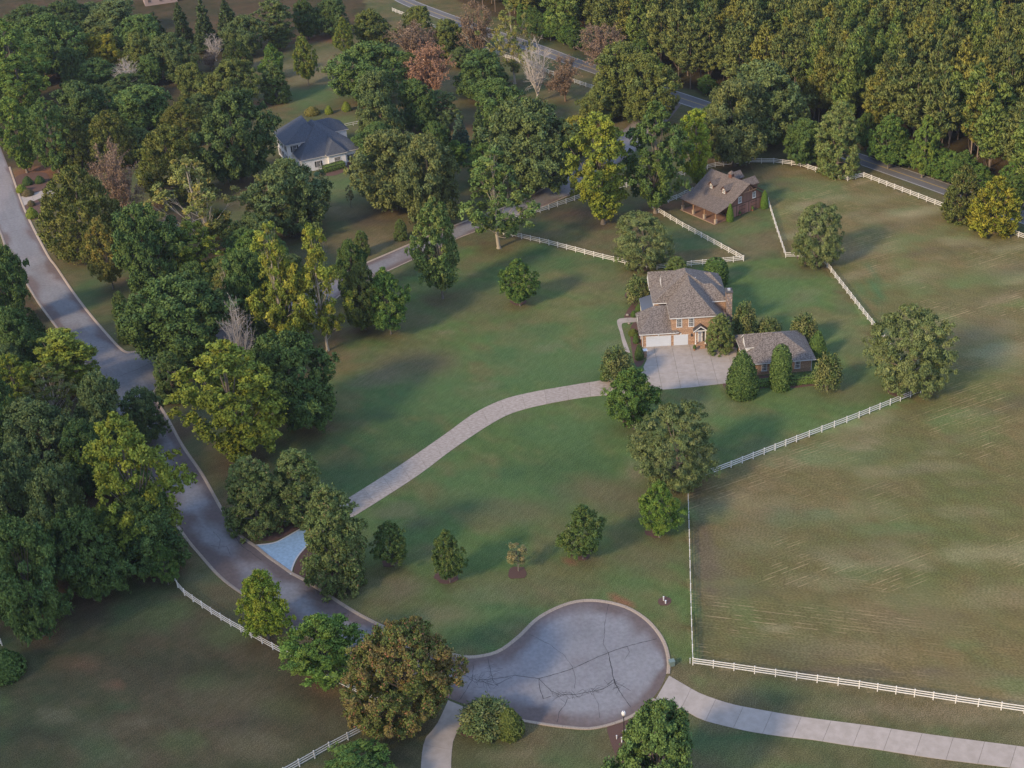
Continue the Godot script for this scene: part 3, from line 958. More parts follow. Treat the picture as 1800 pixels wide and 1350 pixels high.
	[30.2, -128.1, 8.0, 1.5, 0.11, "bright", 0.37],
	[41.5, -123.3, 7.7, 1.4, 0.10, "tan", 0.37],
	[50.1, -121.0, 6.2, 1.2, 0.10, "tan", 0.43],
	[29.9, -126.6, 4.3, 1.2, 0.10, "deep", 0.49],
	[21.4, -120.0, 6.3, 2.3, 0.10, "deep", 0.73],
	[26.6, -117.6, 4.8, 1.2, 0.10, "brown", 0.49],
	[3.7, -120.8, 5.0, 1.3, 0.10, "brown", 0.37],
	[-3.4, -119.6, 5.7, 1.5, 0.10, "tan", 0.30],
	[0.8, -118.7, 6.3, 1.5, 0.10, "bright", 0.24],
	[-18.4, -121.1, 3.6, 2.9, 0.10, "dark", 0.61],
	[21.6, -130.1, 2.2, 1.5, 0.11, "bright", 0.49]]
const TONES := {"litter": Color(0.2, 0.125, 0.09), "red": Color(0.42, 0.2, 0.125), "green": Color(0.155, 0.252, 0.108), "deep": Color(0.1, 0.18, 0.084), "bright": Color(0.21, 0.28, 0.11), "brown": Color(0.245, 0.2, 0.125), "tan": Color(0.38, 0.3, 0.2), "hay": Color(0.45, 0.41, 0.255), "purple": Color(0.145, 0.112, 0.092), "dark": Color(0.085, 0.085, 0.058), "pink": Color(0.3, 0.21, 0.155)}
const TREES := [
	["oak", -158.86, -475.55, 11.59, 7.99, "dark", "oak_tree", "tree", "dark tree in the far upper left corner of the wood", "trees of the crowded wood at the upper left", 0],
	["oak", -146.14, -476.92, 11.92, 7.61, "dark", "oak_tree", "tree", "dark broad tree second from the left along the top edge", "trees of the crowded wood at the upper left", 0],
	["oak", -128.68, -470.65, 12.10, 9.50, "grey", "oak_tree", "tree", "grey-green dome-shaped tree at the top of the left wood", "trees of the crowded wood at the upper left", 0],
	["ley", -110.58, -451.21, 11.93, 5.16, "dark", "cypress_tree", "tree", "short dark conifer at the left end of the dark conifer row", "trees of the crowded wood at the upper left", 0],
	["ley", -100.14, -444.27, 16.33, 4.32, "dark", "cypress_tree", "tree", "dark conifer beside the grey roof, in the row at the top", "trees of the crowded wood at the upper left", 0],
	["ley", -92.29, -442.29, 17.21, 4.77, "dark", "cypress_tree", "tree", "tall dark conifer in the middle of the conifer row at the top", "trees of the crowded wood at the upper left", 0],
	["ley", -84.49, -443.00, 16.41, 5.44, "dark", "cypress_tree", "tree", "dark conifer at the right end of the conifer row at the top", "trees of the crowded wood at the upper left", 0],
	["tulip", -68.12, -437.46, 16.49, 7.22, "grey", "tulip_tree", "tree", "tall grey-green poplar standing at the edge of the top field", "trees of the crowded wood at the upper left", 0],
	["oak", -77.93, -433.50, 13.07, 6.08, "grey", "oak_tree", "tree", "squat grey-green tree left of the tall grey poplar", "", 0],
	["oak", -59.43, -447.83, 13.25, 4.26, "dark", "oak_tree", "tree", "narrow dark tree right of the tall grey poplar", "trees of the crowded wood at the upper left", 0],
	["oak", -51.23, -450.80, 11.73, 6.20, "dark", "oak_tree", "tree", "dark tree at the top edge above the white house field", "trees of the crowded wood at the upper left", 0],
	["tulip", -142.04, -399.54, 25.99, 7.74, "bright", "tulip_tree", "tree", "large light green tree at the far left edge, top of the wood", "trees of the crowded wood at the upper left", 0],
	["oak", -138.40, -426.43, 19.45, 9.04, "mid", "oak_tree", "tree", "wide mid green tree behind the light green left edge tree", "trees of the crowded wood at the upper left", 0],
	["tulip", -137.32, -387.89, 18.61, 7.84, "bright", "tulip_tree", "tree", "bright green tree on the left edge below the largest light green one", "trees of the crowded wood at the upper left", 0],
	["oak", -128.64, -432.94, 11.13, 4.42, "gold", "oak_tree", "tree", "golden yellow tree in the upper left wood, left one of the pair", "trees of the crowded wood at the upper left", 0],
	["oak", -121.94, -431.61, 10.59, 4.96, "gold", "oak_tree", "tree", "golden yellow tree in the upper left wood, right one of the pair", "trees of the crowded wood at the upper left", 0],
	["oak", -129.53, -453.90, 8.00, 5.58, "olive", "oak_tree", "tree", "olive tree just behind the two golden trees", "trees of the crowded wood at the upper left", 0],
	["oak", -120.77, -411.23, 8.99, 6.18, "mid", "oak_tree", "tree", "green tree directly in front of the two golden trees", "trees of the crowded wood at the upper left", 0],
	["oak", -112.85, -439.92, 13.82, 7.92, "mid", "oak_tree", "tree", "green bushy tree right of the golden trees", "trees of the crowded wood at the upper left", 0],
	["oak", -108.74, -416.36, 14.34, 5.60, "olive", "oak_tree", "tree", "olive tree left of the bluish round tree in the upper wood", "trees of the crowded wood at the upper left", 0],
	["oak", -96.77, -411.56, 14.82, 5.54, "grey", "oak_tree", "tree", "bluish green round tree at the right edge of the upper wood", "trees of the crowded wood at the upper left", 0],
	["oak", -104.23, -409.34, 9.58, 4.22, "mid", "oak_tree", "tree", "small green tree in front of the bluish round tree", "trees of the crowded wood at the upper left", 0],
	["oak", -128.76, -411.19, 12.90, 4.40, "dark", "oak_tree", "tree", "dark brownish tree left of the golden trees", "trees of the crowded wood at the upper left", 0],
	["bare", -110.60, -405.03, 9.74, 4.18, "", "bare_tree", "tree", "grey leafless weeping tree among the green crowns of the left wood", "", 0],
	["oak", -109.58, -395.19, 8.13, 5.55, "dark", "oak_tree", "tree", "low dark tree beneath the grey weeping tree", "trees of the crowded wood at the upper left", 0],
	["bare", -87.98, -430.90, 8.28, 3.21, "", "bare_tree", "tree", "grey leafless tree in the mown field at the top", "", 0],
	["haze", -87.89, -421.55, 5.10, 2.17, "", "leafless_tree", "tree", "small dead pinkish tree below the leafless one in the top field", "", 0],
	["oak", -113.43, -360.76, 16.88, 7.85, "dark", "oak_tree", "tree", "large dark green dome tree in the middle of the left wood", "trees of the crowded wood at the upper left", 0],
	["tulip", -124.47, -340.01, 20.50, 5.14, "bright", "tulip_tree", "tree", "yellow-green tree at the left edge next to the street end", "trees of the crowded wood at the upper left", 0],
	["tulip", -115.45, -338.11, 20.48, 4.67, "mid", "tulip_tree", "tree", "mid green tree beside the street end at the left edge", "trees of the crowded wood at the upper left", 0],
	["oak", -97.25, -363.18, 13.86, 8.71, "mid", "oak_tree", "tree", "broad green tree with a light crown, centre of the left wood", "trees of the crowded wood at the upper left", 0],
	["oak", -85.84, -381.98, 13.54, 5.29, "olive", "oak_tree", "tree", "olive green tree, left half of a joined pair at the field edge", "", 0],
	["oak", -74.74, -378.60, 14.45, 7.13, "olive", "oak_tree", "tree", "olive green tree, right half of a joined pair at the field edge", "", 0],
	["maple", -66.33, -406.79, 11.07, 4.10, "mid", "maple_tree", "tree", "small green tree above the dark cone-like tree in the field", "", 0],
	["magn", -62.95, -384.91, 11.06, 5.17, "dark", "magnolia_tree", "tree", "dark dense tree on a bare red patch in the field above the white house", "", 0],
	["maple", -54.83, -397.73, 15.72, 3.58, "olive", "maple_tree", "tree", "slender olive tree standing alone in the field above the white house", "", 0],
	["willow", -110.98, -340.74, 13.91, 6.46, "olive", "willow_oak_tree", "tree", "low wide olive tree near the street, left of the two brothers", "trees of the crowded wood at the upper left", 0],
	["willow", -100.32, -340.27, 14.76, 7.27, "olive", "willow_oak_tree", "tree", "low wide olive tree linking the street and the big round oak", "trees of the crowded wood at the upper left", 0],
	["willow", -84.41, -354.27, 11.25, 7.92, "olive", "willow_oak_tree", "tree", "olive crown behind the big round willow oak", "trees of the crowded wood at the upper left", 0],
	["willow", -79.25, -313.30, 18.32, 9.56, "olive", "willow_oak_tree", "tree", "big round olive willow oak with dense upright sprays", "", 0],
	["oak", -64.71, -321.46, 23.27, 8.51, "dark", "oak_tree", "tree", "big dark green oak left of the white house", "", 0],
	["haze", -89.74, -299.21, 18.72, 4.70, "", "leafless_tree", "tree", "pinkish leafless tree between the two big willow oaks", "", 0],
	["willow", -93.92, -282.11, 21.55, 9.84, "olive", "willow_oak_tree", "tree", "very large willow oak beside the street at the left", "", 0],
	["limb", -65.50, -279.47, 23.17, 8.59, "pale", "sycamore_tree", "tree", "leaning sycamore with long bare white limbs", "", -0.12],
	["oak", -46.91, -285.92, 17.84, 8.03, "grey", "oak_tree", "tree", "big grey-green oak in front of the white house", "", 0],
	["limb", -53.51, -286.29, 15.05, 5.07, "pale", "sycamore_tree", "tree", "thin sparse pale-limbed tree against the grey-green oak", "", 0],
	["maple", -84.68, -263.58, 16.93, 4.19, "brown", "maple_tree", "tree", "olive-brown tree on the verge below the large willow oak", "", 0],
	["oak", -74.21, -258.58, 20.66, 6.49, "deep", "oak_tree", "tree", "dense dark emerald tree with rounded puffs by the street", "", 0],
	["tulip", -66.29, -263.88, 14.09, 5.48, "yellow", "tulip_tree", "tree", "yellow-green tree behind the junction oaks", "", 0],
	["oak", -62.07, -226.77, 18.75, 9.85, "deep", "oak_tree", "tree", "broad dark oak overhanging the street junction", "", 0],
	["syc", -42.84, -227.77, 27.40, 5.88, "yellow", "sycamore_tree", "tree", "tall yellow-green sycamore, left one of the two by the side street", "", 0],
	["syc", -35.20, -228.46, 26.53, 5.31, "yellow", "sycamore_tree", "tree", "tall yellow-green sycamore, right one of the two by the side street", "", 0],
	["limb", -55.05, -240.76, 15.20, 4.53, "olive", "sycamore_tree", "tree", "pale-limbed tree in the clump above the dead tree", "", 0],
	["bare", -50.17, -220.82, 15.04, 3.17, "", "bare_tree", "tree", "dead white-limbed tree above the yellow-green tree by the street", "", 0],
	["tulip", -41.58, -230.72, 18.93, 4.47, "yellow", "tulip_tree", "tree", "yellow-green tree between the two tall sycamores by the side street", "", 0],
	["oak", -50.14, -236.87, 18.53, 4.62, "mid", "oak_tree", "tree", "green tree behind the dead white-limbed one", "", 0],
	["oak", -31.24, -249.50, 13.14, 3.33, "deep", "oak_tree", "tree", "dark tree at the side street, right of the tall sycamores", "", 0],
	["oak", -55.90, -268.25, 9.88, 3.72, "mid", "oak_tree", "tree", "green tree filling the clump behind the tall sycamores", "", 0],
	["magn", -76.10, -238.66, 11.02, 2.43, "dark", "magnolia_tree", "tree", "dark oval evergreen at the street corner, upper side", "", 0],
	["magn", -62.67, -215.03, 9.50, 3.77, "dark", "magnolia_tree", "tree", "dark round evergreen at the street corner, lower side", "", 0],
	["tulip", -46.52, -191.03, 23.18, 7.90, "yellow", "tulip_tree", "tree", "very tall yellow-green tree on the inside of the street bend", "", 0],
	["oak", -38.03, -201.02, 18.72, 6.98, "deep", "oak_tree", "tree", "dark green dome tree at the edge of the house lawn", "", 0],
	["magn", -41.50, -171.67, 13.25, 5.03, "red", "magnolia_tree", "tree", "magnolia at the left of the driveway entrance", "", 0],
	["magn", -34.60, -173.88, 12.59, 5.17, "red", "magnolia_tree", "tree", "magnolia in the middle of the driveway entrance group", "", 0],
	["magn", -27.60, -156.42, 17.16, 5.47, "red", "magnolia_tree", "tree", "large magnolia at the right side of the driveway entrance", "", 0],
	["oak", -101.50, -248.80, 18.41, 4.40, "deep", "oak_tree", "tree", "dark tree poking into the left edge beside the street", "trees of the dark wood on the near side of the street", 0],
	["oak", -94.36, -228.71, 13.76, 5.01, "deep", "oak_tree", "tree", "dark tree behind the yellowish one at the left edge", "trees of the dark wood on the near side of the street", 0],
	["tulip", -82.67, -219.44, 12.58, 6.87, "yellow", "tulip_tree", "tree", "yellow-green tree leaning over the street at the left", "trees of the dark wood on the near side of the street", 0],
	["tulip", -89.30, -210.05, 13.95, 3.93, "yellow", "tulip_tree", "tree", "yellow-green tree on the left edge, below the dark one", "trees of the dark wood on the near side of the street", 0],
	["limb", -82.32, -206.97, 12.50, 5.06, "olive", "sycamore_tree", "tree", "tree with dead pale limbs in the near left wood", "trees of the dark wood on the near side of the street", 0],
	["oak", -69.62, -195.06, 16.76, 4.72, "grey", "oak_tree", "tree", "grey-green tree at the street side of the near left wood", "trees of the dark wood on the near side of the street", 0],
	["oak", -64.66, -199.59, 10.67, 3.85, "grey", "oak_tree", "tree", "grey-green tree reaching out across the street", "trees of the dark wood on the near side of the street", 0],
	["oak", -78.52, -188.39, 15.61, 6.11, "grey", "oak_tree", "tree", "large grey-green tree inside the near left wood", "trees of the dark wood on the near side of the street", 0],
	["oak", -78.02, -170.42, 19.29, 4.78, "grey", "oak_tree", "tree", "grey-green tree at the left edge, halfway down the photo", "trees of the dark wood on the near side of the street", 0],
	["tulip", -57.58, -166.07, 26.03, 6.34, "yellow", "tulip_tree", "tree", "tall yellow-green tree on the near side of the dark street", "trees of the dark wood on the near side of the street", 0],
	["oak", -67.76, -162.10, 19.89, 4.82, "grey", "oak_tree", "tree", "grey-green tree left of the tall yellow-green tree", "trees of the dark wood on the near side of the street", 0],
	["oak", -69.80, -149.55, 20.34, 5.62, "deep", "oak_tree", "tree", "dark tree at the lower left corner of the wood, cut by the left edge", "trees of the dark wood on the near side of the street", 0],
	["oak", -63.83, -156.85, 16.06, 4.94, "deep", "oak_tree", "tree", "dark tree at the pasture edge, in the middle of the near wood", "trees of the dark wood on the near side of the street", 0],
	["oak", -56.35, -163.16, 13.70, 5.44, "deep", "oak_tree", "tree", "dark tree at the pasture edge next to the street", "trees of the dark wood on the near side of the street", 0],
	["oak", -71.03, -185.45, 13.33, 4.19, "deep", "oak_tree", "tree", "dark tree hidden behind the tall yellow-green one beside the street", "trees of the dark wood on the near side of the street", 0],
	["oak", -89.20, -197.30, 18.92, 3.87, "deep", "oak_tree", "tree", "dark tree cut by the left edge in the near wood", "trees of the dark wood on the near side of the street", 0],
	["maple", -53.45, -159.05, 7.85, 2.19, "deep", "maple_tree", "tree", "bushy small tree at the street end of the left pasture fence", "", 0],
	["ball", -72.70, -141.86, 4.05, 2.82, "deep", "round_shrub", "shrub", "dark shrub at the lower left edge of the photo", "", 0],
	["maple", -36.84, -145.18, 11.90, 4.32, "yellow", "maple_tree", "tree", "young yellow-tipped tree standing between the fence and the street", "", 0],
	["maple", -27.98, -137.12, 10.12, 5.95, "yelmid", "maple_tree", "tree", "spreading young tree leaning over the left pasture fence", "", 0],
	["red", -16.72, -127.55, 14.76, 7.04, "", "red_maple_tree", "tree", "large round tree with reddish leaf tips at the cul-de-sac neck", "", 0],
	["crape", -6.47, -124.95, 4.24, 3.60, "", "crape_myrtle", "shrub", "crape myrtle shrub in the island bed by the cul-de-sac", "", 0],
	["ball", -3.51, -123.57, 4.15, 1.93, "olive", "round_shrub", "shrub", "round olive bush right of the crape myrtle at the cul-de-sac", "", 0],
	["maple", -22.28, -115.42, 6.04, 5.19, "deep", "maple_tree", "tree", "dark tree cut off by the bottom edge left of the small drive", "", 0],
	["oak", 13.64, -110.81, 14.24, 4.70, "mid", "oak_tree", "tree", "green tree beside the lamp post at the cul-de-sac", "", 0],
	["maple", -19.66, -159.53, 8.18, 2.82, "", "maple_tree", "tree", "young tree with a split crown, leftmost in the row above the cul-de-sac", "", 0],
	["maple", -11.21, -154.62, 9.55, 2.59, "", "maple_tree", "tree", "dense upright young tree, second in the row above the cul-de-sac", "", 0],
	["sap", -1.09, -156.10, 4.97, 1.75, "", "sapling", "tree", "small thin sapling in a mulch ring above the cul-de-sac", "", 0],
	["maple", 8.62, -157.85, 9.84, 3.30, "", "maple_tree", "tree", "spreading young tree, third along the row above the cul-de-sac", "", 0],
	["maple", 20.52, -161.72, 10.08, 3.52, "yelmid", "maple_tree", "tree", "young tree at the corner of the pasture fence", "", 0],
	["birch", 25.17, -174.78, 14.19, 7.05, "", "birch_tree", "tree", "large round river birch at the pasture fence corner", "", 0],
	["maple", 20.26, -192.27, 12.07, 5.12, "deep", "maple_tree", "tree", "dark green tree beside the top of the driveway", "", 0],
	["crape", 19.13, -208.45, 8.04, 3.02, "", "crape_myrtle", "shrub", "crape myrtle at the garage side of the driveway", "", 0],
	["ball", 16.82, -209.47, 2.06, 0.83, "mid", "round_shrub", "shrub", "small clipped ball at the edge of the driveway", "", 0],
	["maple", 2.80, -241.35, 10.42, 3.99, "deep", "maple_tree", "tree", "single egg-shaped tree in the middle of the wide lawn", "", 0],
	["crape", 26.70, -238.30, 7.41, 2.66, "", "crape_myrtle", "shrub", "crape myrtle at the back left corner of the brick house", "", 0],
	["ball", 27.74, -238.77, 2.54, 1.20, "yellow", "round_shrub", "shrub", "bright yellow-green bush against the brick house", "", 0],
	["magn", 35.85, -248.59, 4.84, 2.94, "dark", "magnolia_tree", "tree", "dark evergreen behind the roof of the brick house, left one", "", 0],
	["column", 43.17, -244.92, 5.60, 2.38, "dark", "column_shrub", "shrub", "dark evergreen behind the roof of the brick house, right one", "", 0],
	["magn", 39.24, -216.86, 7.83, 2.79, "red", "magnolia_tree", "tree", "magnolia beside the front steps of the brick house", "", 0],
	["crape", 44.51, -220.57, 8.89, 2.34, "", "crape_myrtle", "shrub", "crape myrtle right of the stone chimney", "", 0],
	["crape", 49.04, -220.38, 5.05, 2.57, "", "crape_myrtle", "shrub", "crape myrtle behind the small garage, left one", "", 0],
	["crape", 55.03, -217.70, 6.85, 2.64, "", "crape_myrtle", "shrub", "crape myrtle behind the small garage, right one", "", 0],
	["ball", 56.16, -211.90, 5.60, 1.77, "mid", "round_shrub", "shrub", "rounded green bush at the back right corner of the small garage", "", 0],
	["crape", 55.20, -200.25, 8.46, 2.58, "", "crape_myrtle", "shrub", "crape myrtle at the front right corner of the small garage", "", 0],
	["cone", 40.36, -200.83, 8.84, 2.83, "", "cone_shrub", "shrub", "large cone-shaped evergreen at the end of the parking court", "", 0],
	["column", 47.36, -202.07, 8.75, 1.80, "", "column_shrub", "shrub", "tall clipped column evergreen in front of the small garage", "", 0],
	["ball", 24.96, -233.18, 1.35, 0.67, "mid", "round_shrub", "shrub", "round bush by the bend of the garden path", "", 0],
	["ball", 26.22, -235.19, 1.72, 0.79, "mid", "round_shrub", "shrub", "round bush left of the blue porch roof", "", 0],
	["ball", 27.22, -236.97, 1.64, 0.68, "mid", "round_shrub", "shrub", "round bush in front of the blue porch", "", 0],
	["ball", 23.98, -225.71, 1.38, 0.98, "olive", "round_shrub", "shrub", "low bush in the bed beside the garage wall", "", 0],
	["ball", 24.16, -222.50, 1.97, 0.65, "mid", "round_shrub", "shrub", "bush between the garden path and the garage", "", 0],
	["ball", 24.00, -216.15, 3.24, 0.90, "dark", "round_shrub", "shrub", "dark shrub at the front corner of the garage", "", 0],
	["birch", 69.31, -198.37, 15.34, 7.18, "", "birch_tree", "tree", "big round birch over the orange chairs", "", 0],
	["birch", 29.60, -255.25, 11.74, 6.72, "", "birch_tree", "tree", "round olive tree in the fenced strip behind the brick house", "", 0],
	["birch", 65.09, -249.86, 13.40, 5.61, "", "birch_tree", "tree", "round olive tree in a mulch bed at the fence corner", "", 0],
	["cone", 51.49, -275.15, 4.24, 0.83, "bright", "cone_shrub", "shrub", "slim clipped evergreen at the near corner of the barn", "", 0],
	["cone", 60.37, -280.95, 4.29, 0.91, "bright", "cone_shrub", "shrub", "slim clipped evergreen at the far corner of the barn", "", 0],
	["maple", -12.93, -247.22, 22.21, 5.56, "grey", "maple_tree", "tree", "thinning grey-green tree on the verge of the side street", "", 0],
	["oak", -28.34, -236.01, 13.76, 3.80, "olive", "oak_tree", "tree", "olive tree at the left lawn edge near the side street", "", 0],
	["maple", -23.11, -233.37, 14.52, 4.31, "mid", "maple_tree", "tree", "leafy tree at the left lawn edge, right of the olive one", "", 0],
	["syc", -0.64, -269.99, 22.40, 8.00, "mid", "sycamore_tree", "tree", "sycamore with a pale trunk beside the fence and street", "", 0],
	["oak", -24.99, -296.04, 19.03, 8.18, "olgrey", "oak_tree", "tree", "spreading oak to the right of the white house, left crown", "", 0],
	["oak", -15.01, -284.85, 21.68, 7.20, "olgrey", "oak_tree", "tree", "spreading oak to the right of the white house, right crown", "", 0],
	["oak", 8.46, -301.16, 22.56, 9.62, "grey", "oak_tree", "tree", "very large rounded oak beyond the side street", "", 0],
	["tulip", 23.32, -278.85, 26.01, 7.18, "yellow", "tulip_tree", "tree", "tall bright yellow-green tree at the paddock corner", "", 0],
	["oak", 20.77, -323.96, 9.69, 4.12, "gold", "oak_tree", "tree", "orange-tinged tree behind the tall yellow-green one", "", 0],
	["tulip", 35.77, -282.84, 26.09, 6.56, "deep", "tulip_tree", "tree", "tall dark green tree at the left of the barn", "", 0],
	["tulip", 47.20, -295.64, 19.50, 4.65, "lemon", "tulip_tree", "tree", "yellow-green tree behind the barn roof", "", 0],
	["oak", 68.42, -319.35, 21.34, 9.68, "grey", "oak_tree", "tree", "very large grey oak behind the barn", "", 0],
	["oak", 58.33, -307.85, 20.85, 8.23, "olgrey", "oak_tree", "tree", "big oak with bare pale limbs behind the barn", "", 0],
	["magn", 81.32, -298.45, 17.44, 6.31, "red", "magnolia_tree", "tree", "tall magnolia at the fence by the country road", "", 0],
	["oak", 54.27, -311.65, 14.38, 4.53, "deep", "oak_tree", "tree", "dark tree filling the gap left of the big oak", "", 0],
	["oak", 74.68, -305.77, 11.15, 4.47, "deep", "oak_tree", "tree", "dark undergrowth tree between the big oak and the magnolia", "", 0],
	["oak", 34.87, -350.36, 19.49, 8.18, "olive", "oak_tree", "tree", "broad olive oak by the country road, left one", "", 0],
	["oak", 41.29, -341.67, 18.57, 7.12, "olive", "oak_tree", "tree", "broad olive oak by the country road, right one", "", 0],
	["oak", 29.07, -345.05, 10.31, 5.32, "olive", "oak_tree", "tree", "low olive oak in front of the two by the country road", "", 0],
	["haze", 34.39, -391.76, 12.52, 6.25, "", "leafless_tree", "tree", "pinkish leafless tree on the verge of the country road", "", 0],
	["bare", 13.25, -366.75, 17.14, 4.45, "", "bare_tree", "tree", "white bare-branched tree in the far paddock", "", 0],
	["haze", 20.96, -365.28, 11.86, 4.78, "brown", "leafless_tree", "tree", "sparse brown tree right of the white bare one", "", 0],
	["limb", 7.41, -384.22, 23.55, 6.26, "pale", "sycamore_tree", "tree", "tall pale thinning tree by the far white fence", "", 0],
	["haze", -3.02, -408.12, 16.94, 4.97, "brown", "leafless_tree", "tree", "brown half-bare tree left of the tall pale one", "", 0],
	["oak", -2.57, -371.54, 14.01, 7.83, "deep", "oak_tree", "tree", "dark green tree in front of the far white fence", "", 0],
	["oak", 1.67, -344.10, 14.28, 6.43, "mid", "oak_tree", "tree", "bright mid green tree below the dark one in the far paddock", "", 0],
	["orange", -16.75, -371.43, 16.32, 5.96, "", "autumn_tree", "tree", "orange autumn tree in the clearing", "", 0],
	["oak", -20.27, -347.02, 15.12, 5.63, "deep", "oak_tree", "tree", "dark round tree below the orange autumn tree", "", 0],
	["oak", -29.49, -342.59, 19.13, 6.23, "grey", "oak_tree", "tree", "soft grey-green tree behind the white house", "", 0],
	["oak", -34.37, -377.08, 17.36, 9.70, "mid", "oak_tree", "tree", "large green tree left of the orange autumn tree", "", 0],
	["oak", -36.51, -430.55, 12.82, 5.77, "olive", "oak_tree", "tree", "olive tree in the upper centre clearing", "", 0],
	["oak", -21.95, -440.91, 9.89, 5.06, "olive", "oak_tree", "tree", "olive tree close to the far white fence, left one", "", 0],
	["oak", -12.61, -414.95, 11.79, 5.59, "olive", "oak_tree", "tree", "olive tree close to the far white fence, right one", "", 0],
	["haze", -23.47, -414.33, 10.97, 7.00, "brown", "leafless_tree", "tree", "brown thicket between the olive trees at the top", "", 0],
	["haze", -18.92, -413.29, 9.34, 4.16, "", "leafless_tree", "tree", "pale bare tree behind the orange one", "", 0],
	["maple", -44.94, -424.26, 12.87, 3.62, "olive", "maple_tree", "tree", "slim olive tree at the top of the clearing", "", 0],
	["ley", -26.92, -346.90, 7.91, 2.53, "blue", "cypress_tree", "tree", "small blue spruce behind the white house", "", 0],
	["ley", -12.41, -330.93, 11.08, 2.57, "dark", "cypress_tree", "tree", "dark conifer beside the blue-green one in the middle clump", "", 0],
	["ley", -8.60, -328.25, 11.05, 3.43, "blue", "cypress_tree", "tree", "blue-green conifer in the middle clump", "", 0],
	["ley", -3.45, -317.11, 16.71, 2.90, "deep", "cypress_tree", "tree", "dark pointed cedar left of the very large rounded oak", "", 0],
	["oak", -14.75, -320.33, 12.33, 3.57, "deep", "oak_tree", "tree", "dark tree behind the right crown of the spreading oak", "", 0],
	["magn", -22.50, -278.46, 4.94, 1.80, "dark", "magnolia_tree", "tree", "dark oval shrub on the verge of the side street, right one", "", 0],
	["magn", -30.89, -272.08, 5.77, 2.08, "dark", "magnolia_tree", "tree", "dark oval shrub on the verge of the side street, left one", "", 0],
	["ball", -13.35, -356.75, 3.79, 1.81, "dark", "round_shrub", "shrub", "dark clipped bush in the clearing below the dark round tree", "", 0],
	["magn", 18.32, -295.15, 5.09, 1.48, "dark", "magnolia_tree", "tree", "dark shrub where the side street meets the paddock fence", "", 0],
	["ball", -46.33, -369.74, 2.43, 1.22, "yellow", "round_shrub", "shrub", "yellow-green bush behind the white house roof, left one", "", 0],
	["ball", -41.37, -371.10, 2.76, 1.38, "yellow", "round_shrub", "shrub", "yellow-green bush behind the white house roof, right one", "", 0],
	["ball", -51.19, -370.31, 2.29, 2.27, "brown", "round_shrub", "shrub", "brownish bush behind the white house ridge", "", 0],
	["sap", -35.31, -299.22, 5.69, 1.09, "", "sapling", "tree", "tiny sapling on the lawn of the white house", "", 0],
	["cedar", 100.45, -266.50, 12.98, 4.74, "", "cedar_tree", "tree", "green spreading cedar at the fence, left one of two", "", 0],
	["cedar", 105.24, -259.33, 12.68, 5.72, "yellow", "cedar_tree", "tree", "golden cedar at the fence, right one of two", "", 0],
	["tulip", 99.69, -291.83, 15.00, 2.90, "bright", "tulip_tree", "tree", "bright green young tree at the foot of the pine wood", "", 0],
	["maple", 93.59, -298.68, 13.60, 4.71, "deep", "maple_tree", "tree", "dark understory tree at the edge of the pine wood by the road", "", 0],
	["bare", 112.54, -312.00, 12.74, 2.58, "", "bare_tree", "tree", "leafless grey tree standing among the pines", "", 0],
	["oak", 77.85, -382.04, 9.72, 4.56, "bright", "oak_tree", "tree", "light green leafy tree inside the pine wood", "", 0],
	["ley", -33.01, -351.62, 9.24, 1.70, "grey", "cypress_tree", "tree", "narrow grey-green tree directly behind the white house", "", 0],
	["ball", -121.81, -330.99, 2.31, 1.40, "dark", "round_shrub", "shrub", "dark round bush at the white house drive, left of two", "", 0],
	["ball", -118.82, -331.59, 1.99, 1.33, "dark", "round_shrub", "shrub", "dark round bush at the white house drive, right of two", "", 0],
	["ball", -122.07, -326.03, 2.11, 1.39, "yellow", "round_shrub", "shrub", "yellow-topped bush beside the street kerb", "", 0],
	["ball", -119.65, -323.40, 1.68, 1.52, "purple", "round_shrub", "shrub", "purple-brown bush on the upper side of the white house drive", "", 0],
	["ball", -116.78, -316.02, 1.47, 1.07, "purple", "round_shrub", "shrub", "purple-brown bush on the lower side of the white house drive", "", 0],
	["ball", -114.40, -308.14, 2.75, 1.53, "yellow", "round_shrub", "shrub", "yellow-topped bush on the lower side of the white house drive", "", 0]]
const FILL := [
	["in the crowded wood at the upper left", "trees of the crowded wood at the upper left", 38, 1, [-136.64, -356.55, -120.43, -348.87, -91.03, -318.97, -83.37, -349.85, -68.51, -379.55, -76.26, -425.88, -97.33, -431.1, -118.5, -462.62, -151.51, -500.83, -174.1, -484.3, -199.78, -469.81, -165.6, -371.67]],
	["in the wood on the near side of the dark street", "trees of the dark wood on the near side of the street", 16, 1.1, [-106.36, -253.27, -96.02, -241.67, -80.23, -219.08, -64.78, -195.66, -56.65, -173.3, -63.26, -158.54, -72.35, -154.38, -82.76, -155.56, -107.29, -201.37, -119.03, -255.29]],
	["in the belt between the side street and the street bend", "trees of the belt along the side street", 14, 1, [-83.05, -286.48, -73.87, -294.55, -60.46, -285.61, -40.37, -266.9, -30.97, -277.21, -29.78, -256.67, -38.01, -239.88, -46.53, -234.0, -45.0, -211.94, -60.4, -216.21, -62.54, -210.43, -62.17, -236.43, -77.21, -248.61]],
	["in the clump between the white house and the paddock", "trees of the clump beyond the side street", 12, 1, [-34.58, -339.63, -16.63, -358.21, 2.13, -349.45, 20.15, -341.04, 16.9, -316.74, 3.68, -307.95, -10.35, -292.87, -29.72, -303.51]],
	["in the bushy ground by the far white fence", "trees by the far white fence", 6, 0.8, [-39.76, -429.15, -29.29, -446.06, -10.22, -421.64, 0.09, -395.46, -3.91, -360.14, -16.56, -353.54, -29.04, -391.39, -41.54, -399.87]]]
const FAR := [["pale house with a grey roof at the top edge above the conifer row", -122.0, -514.3]]
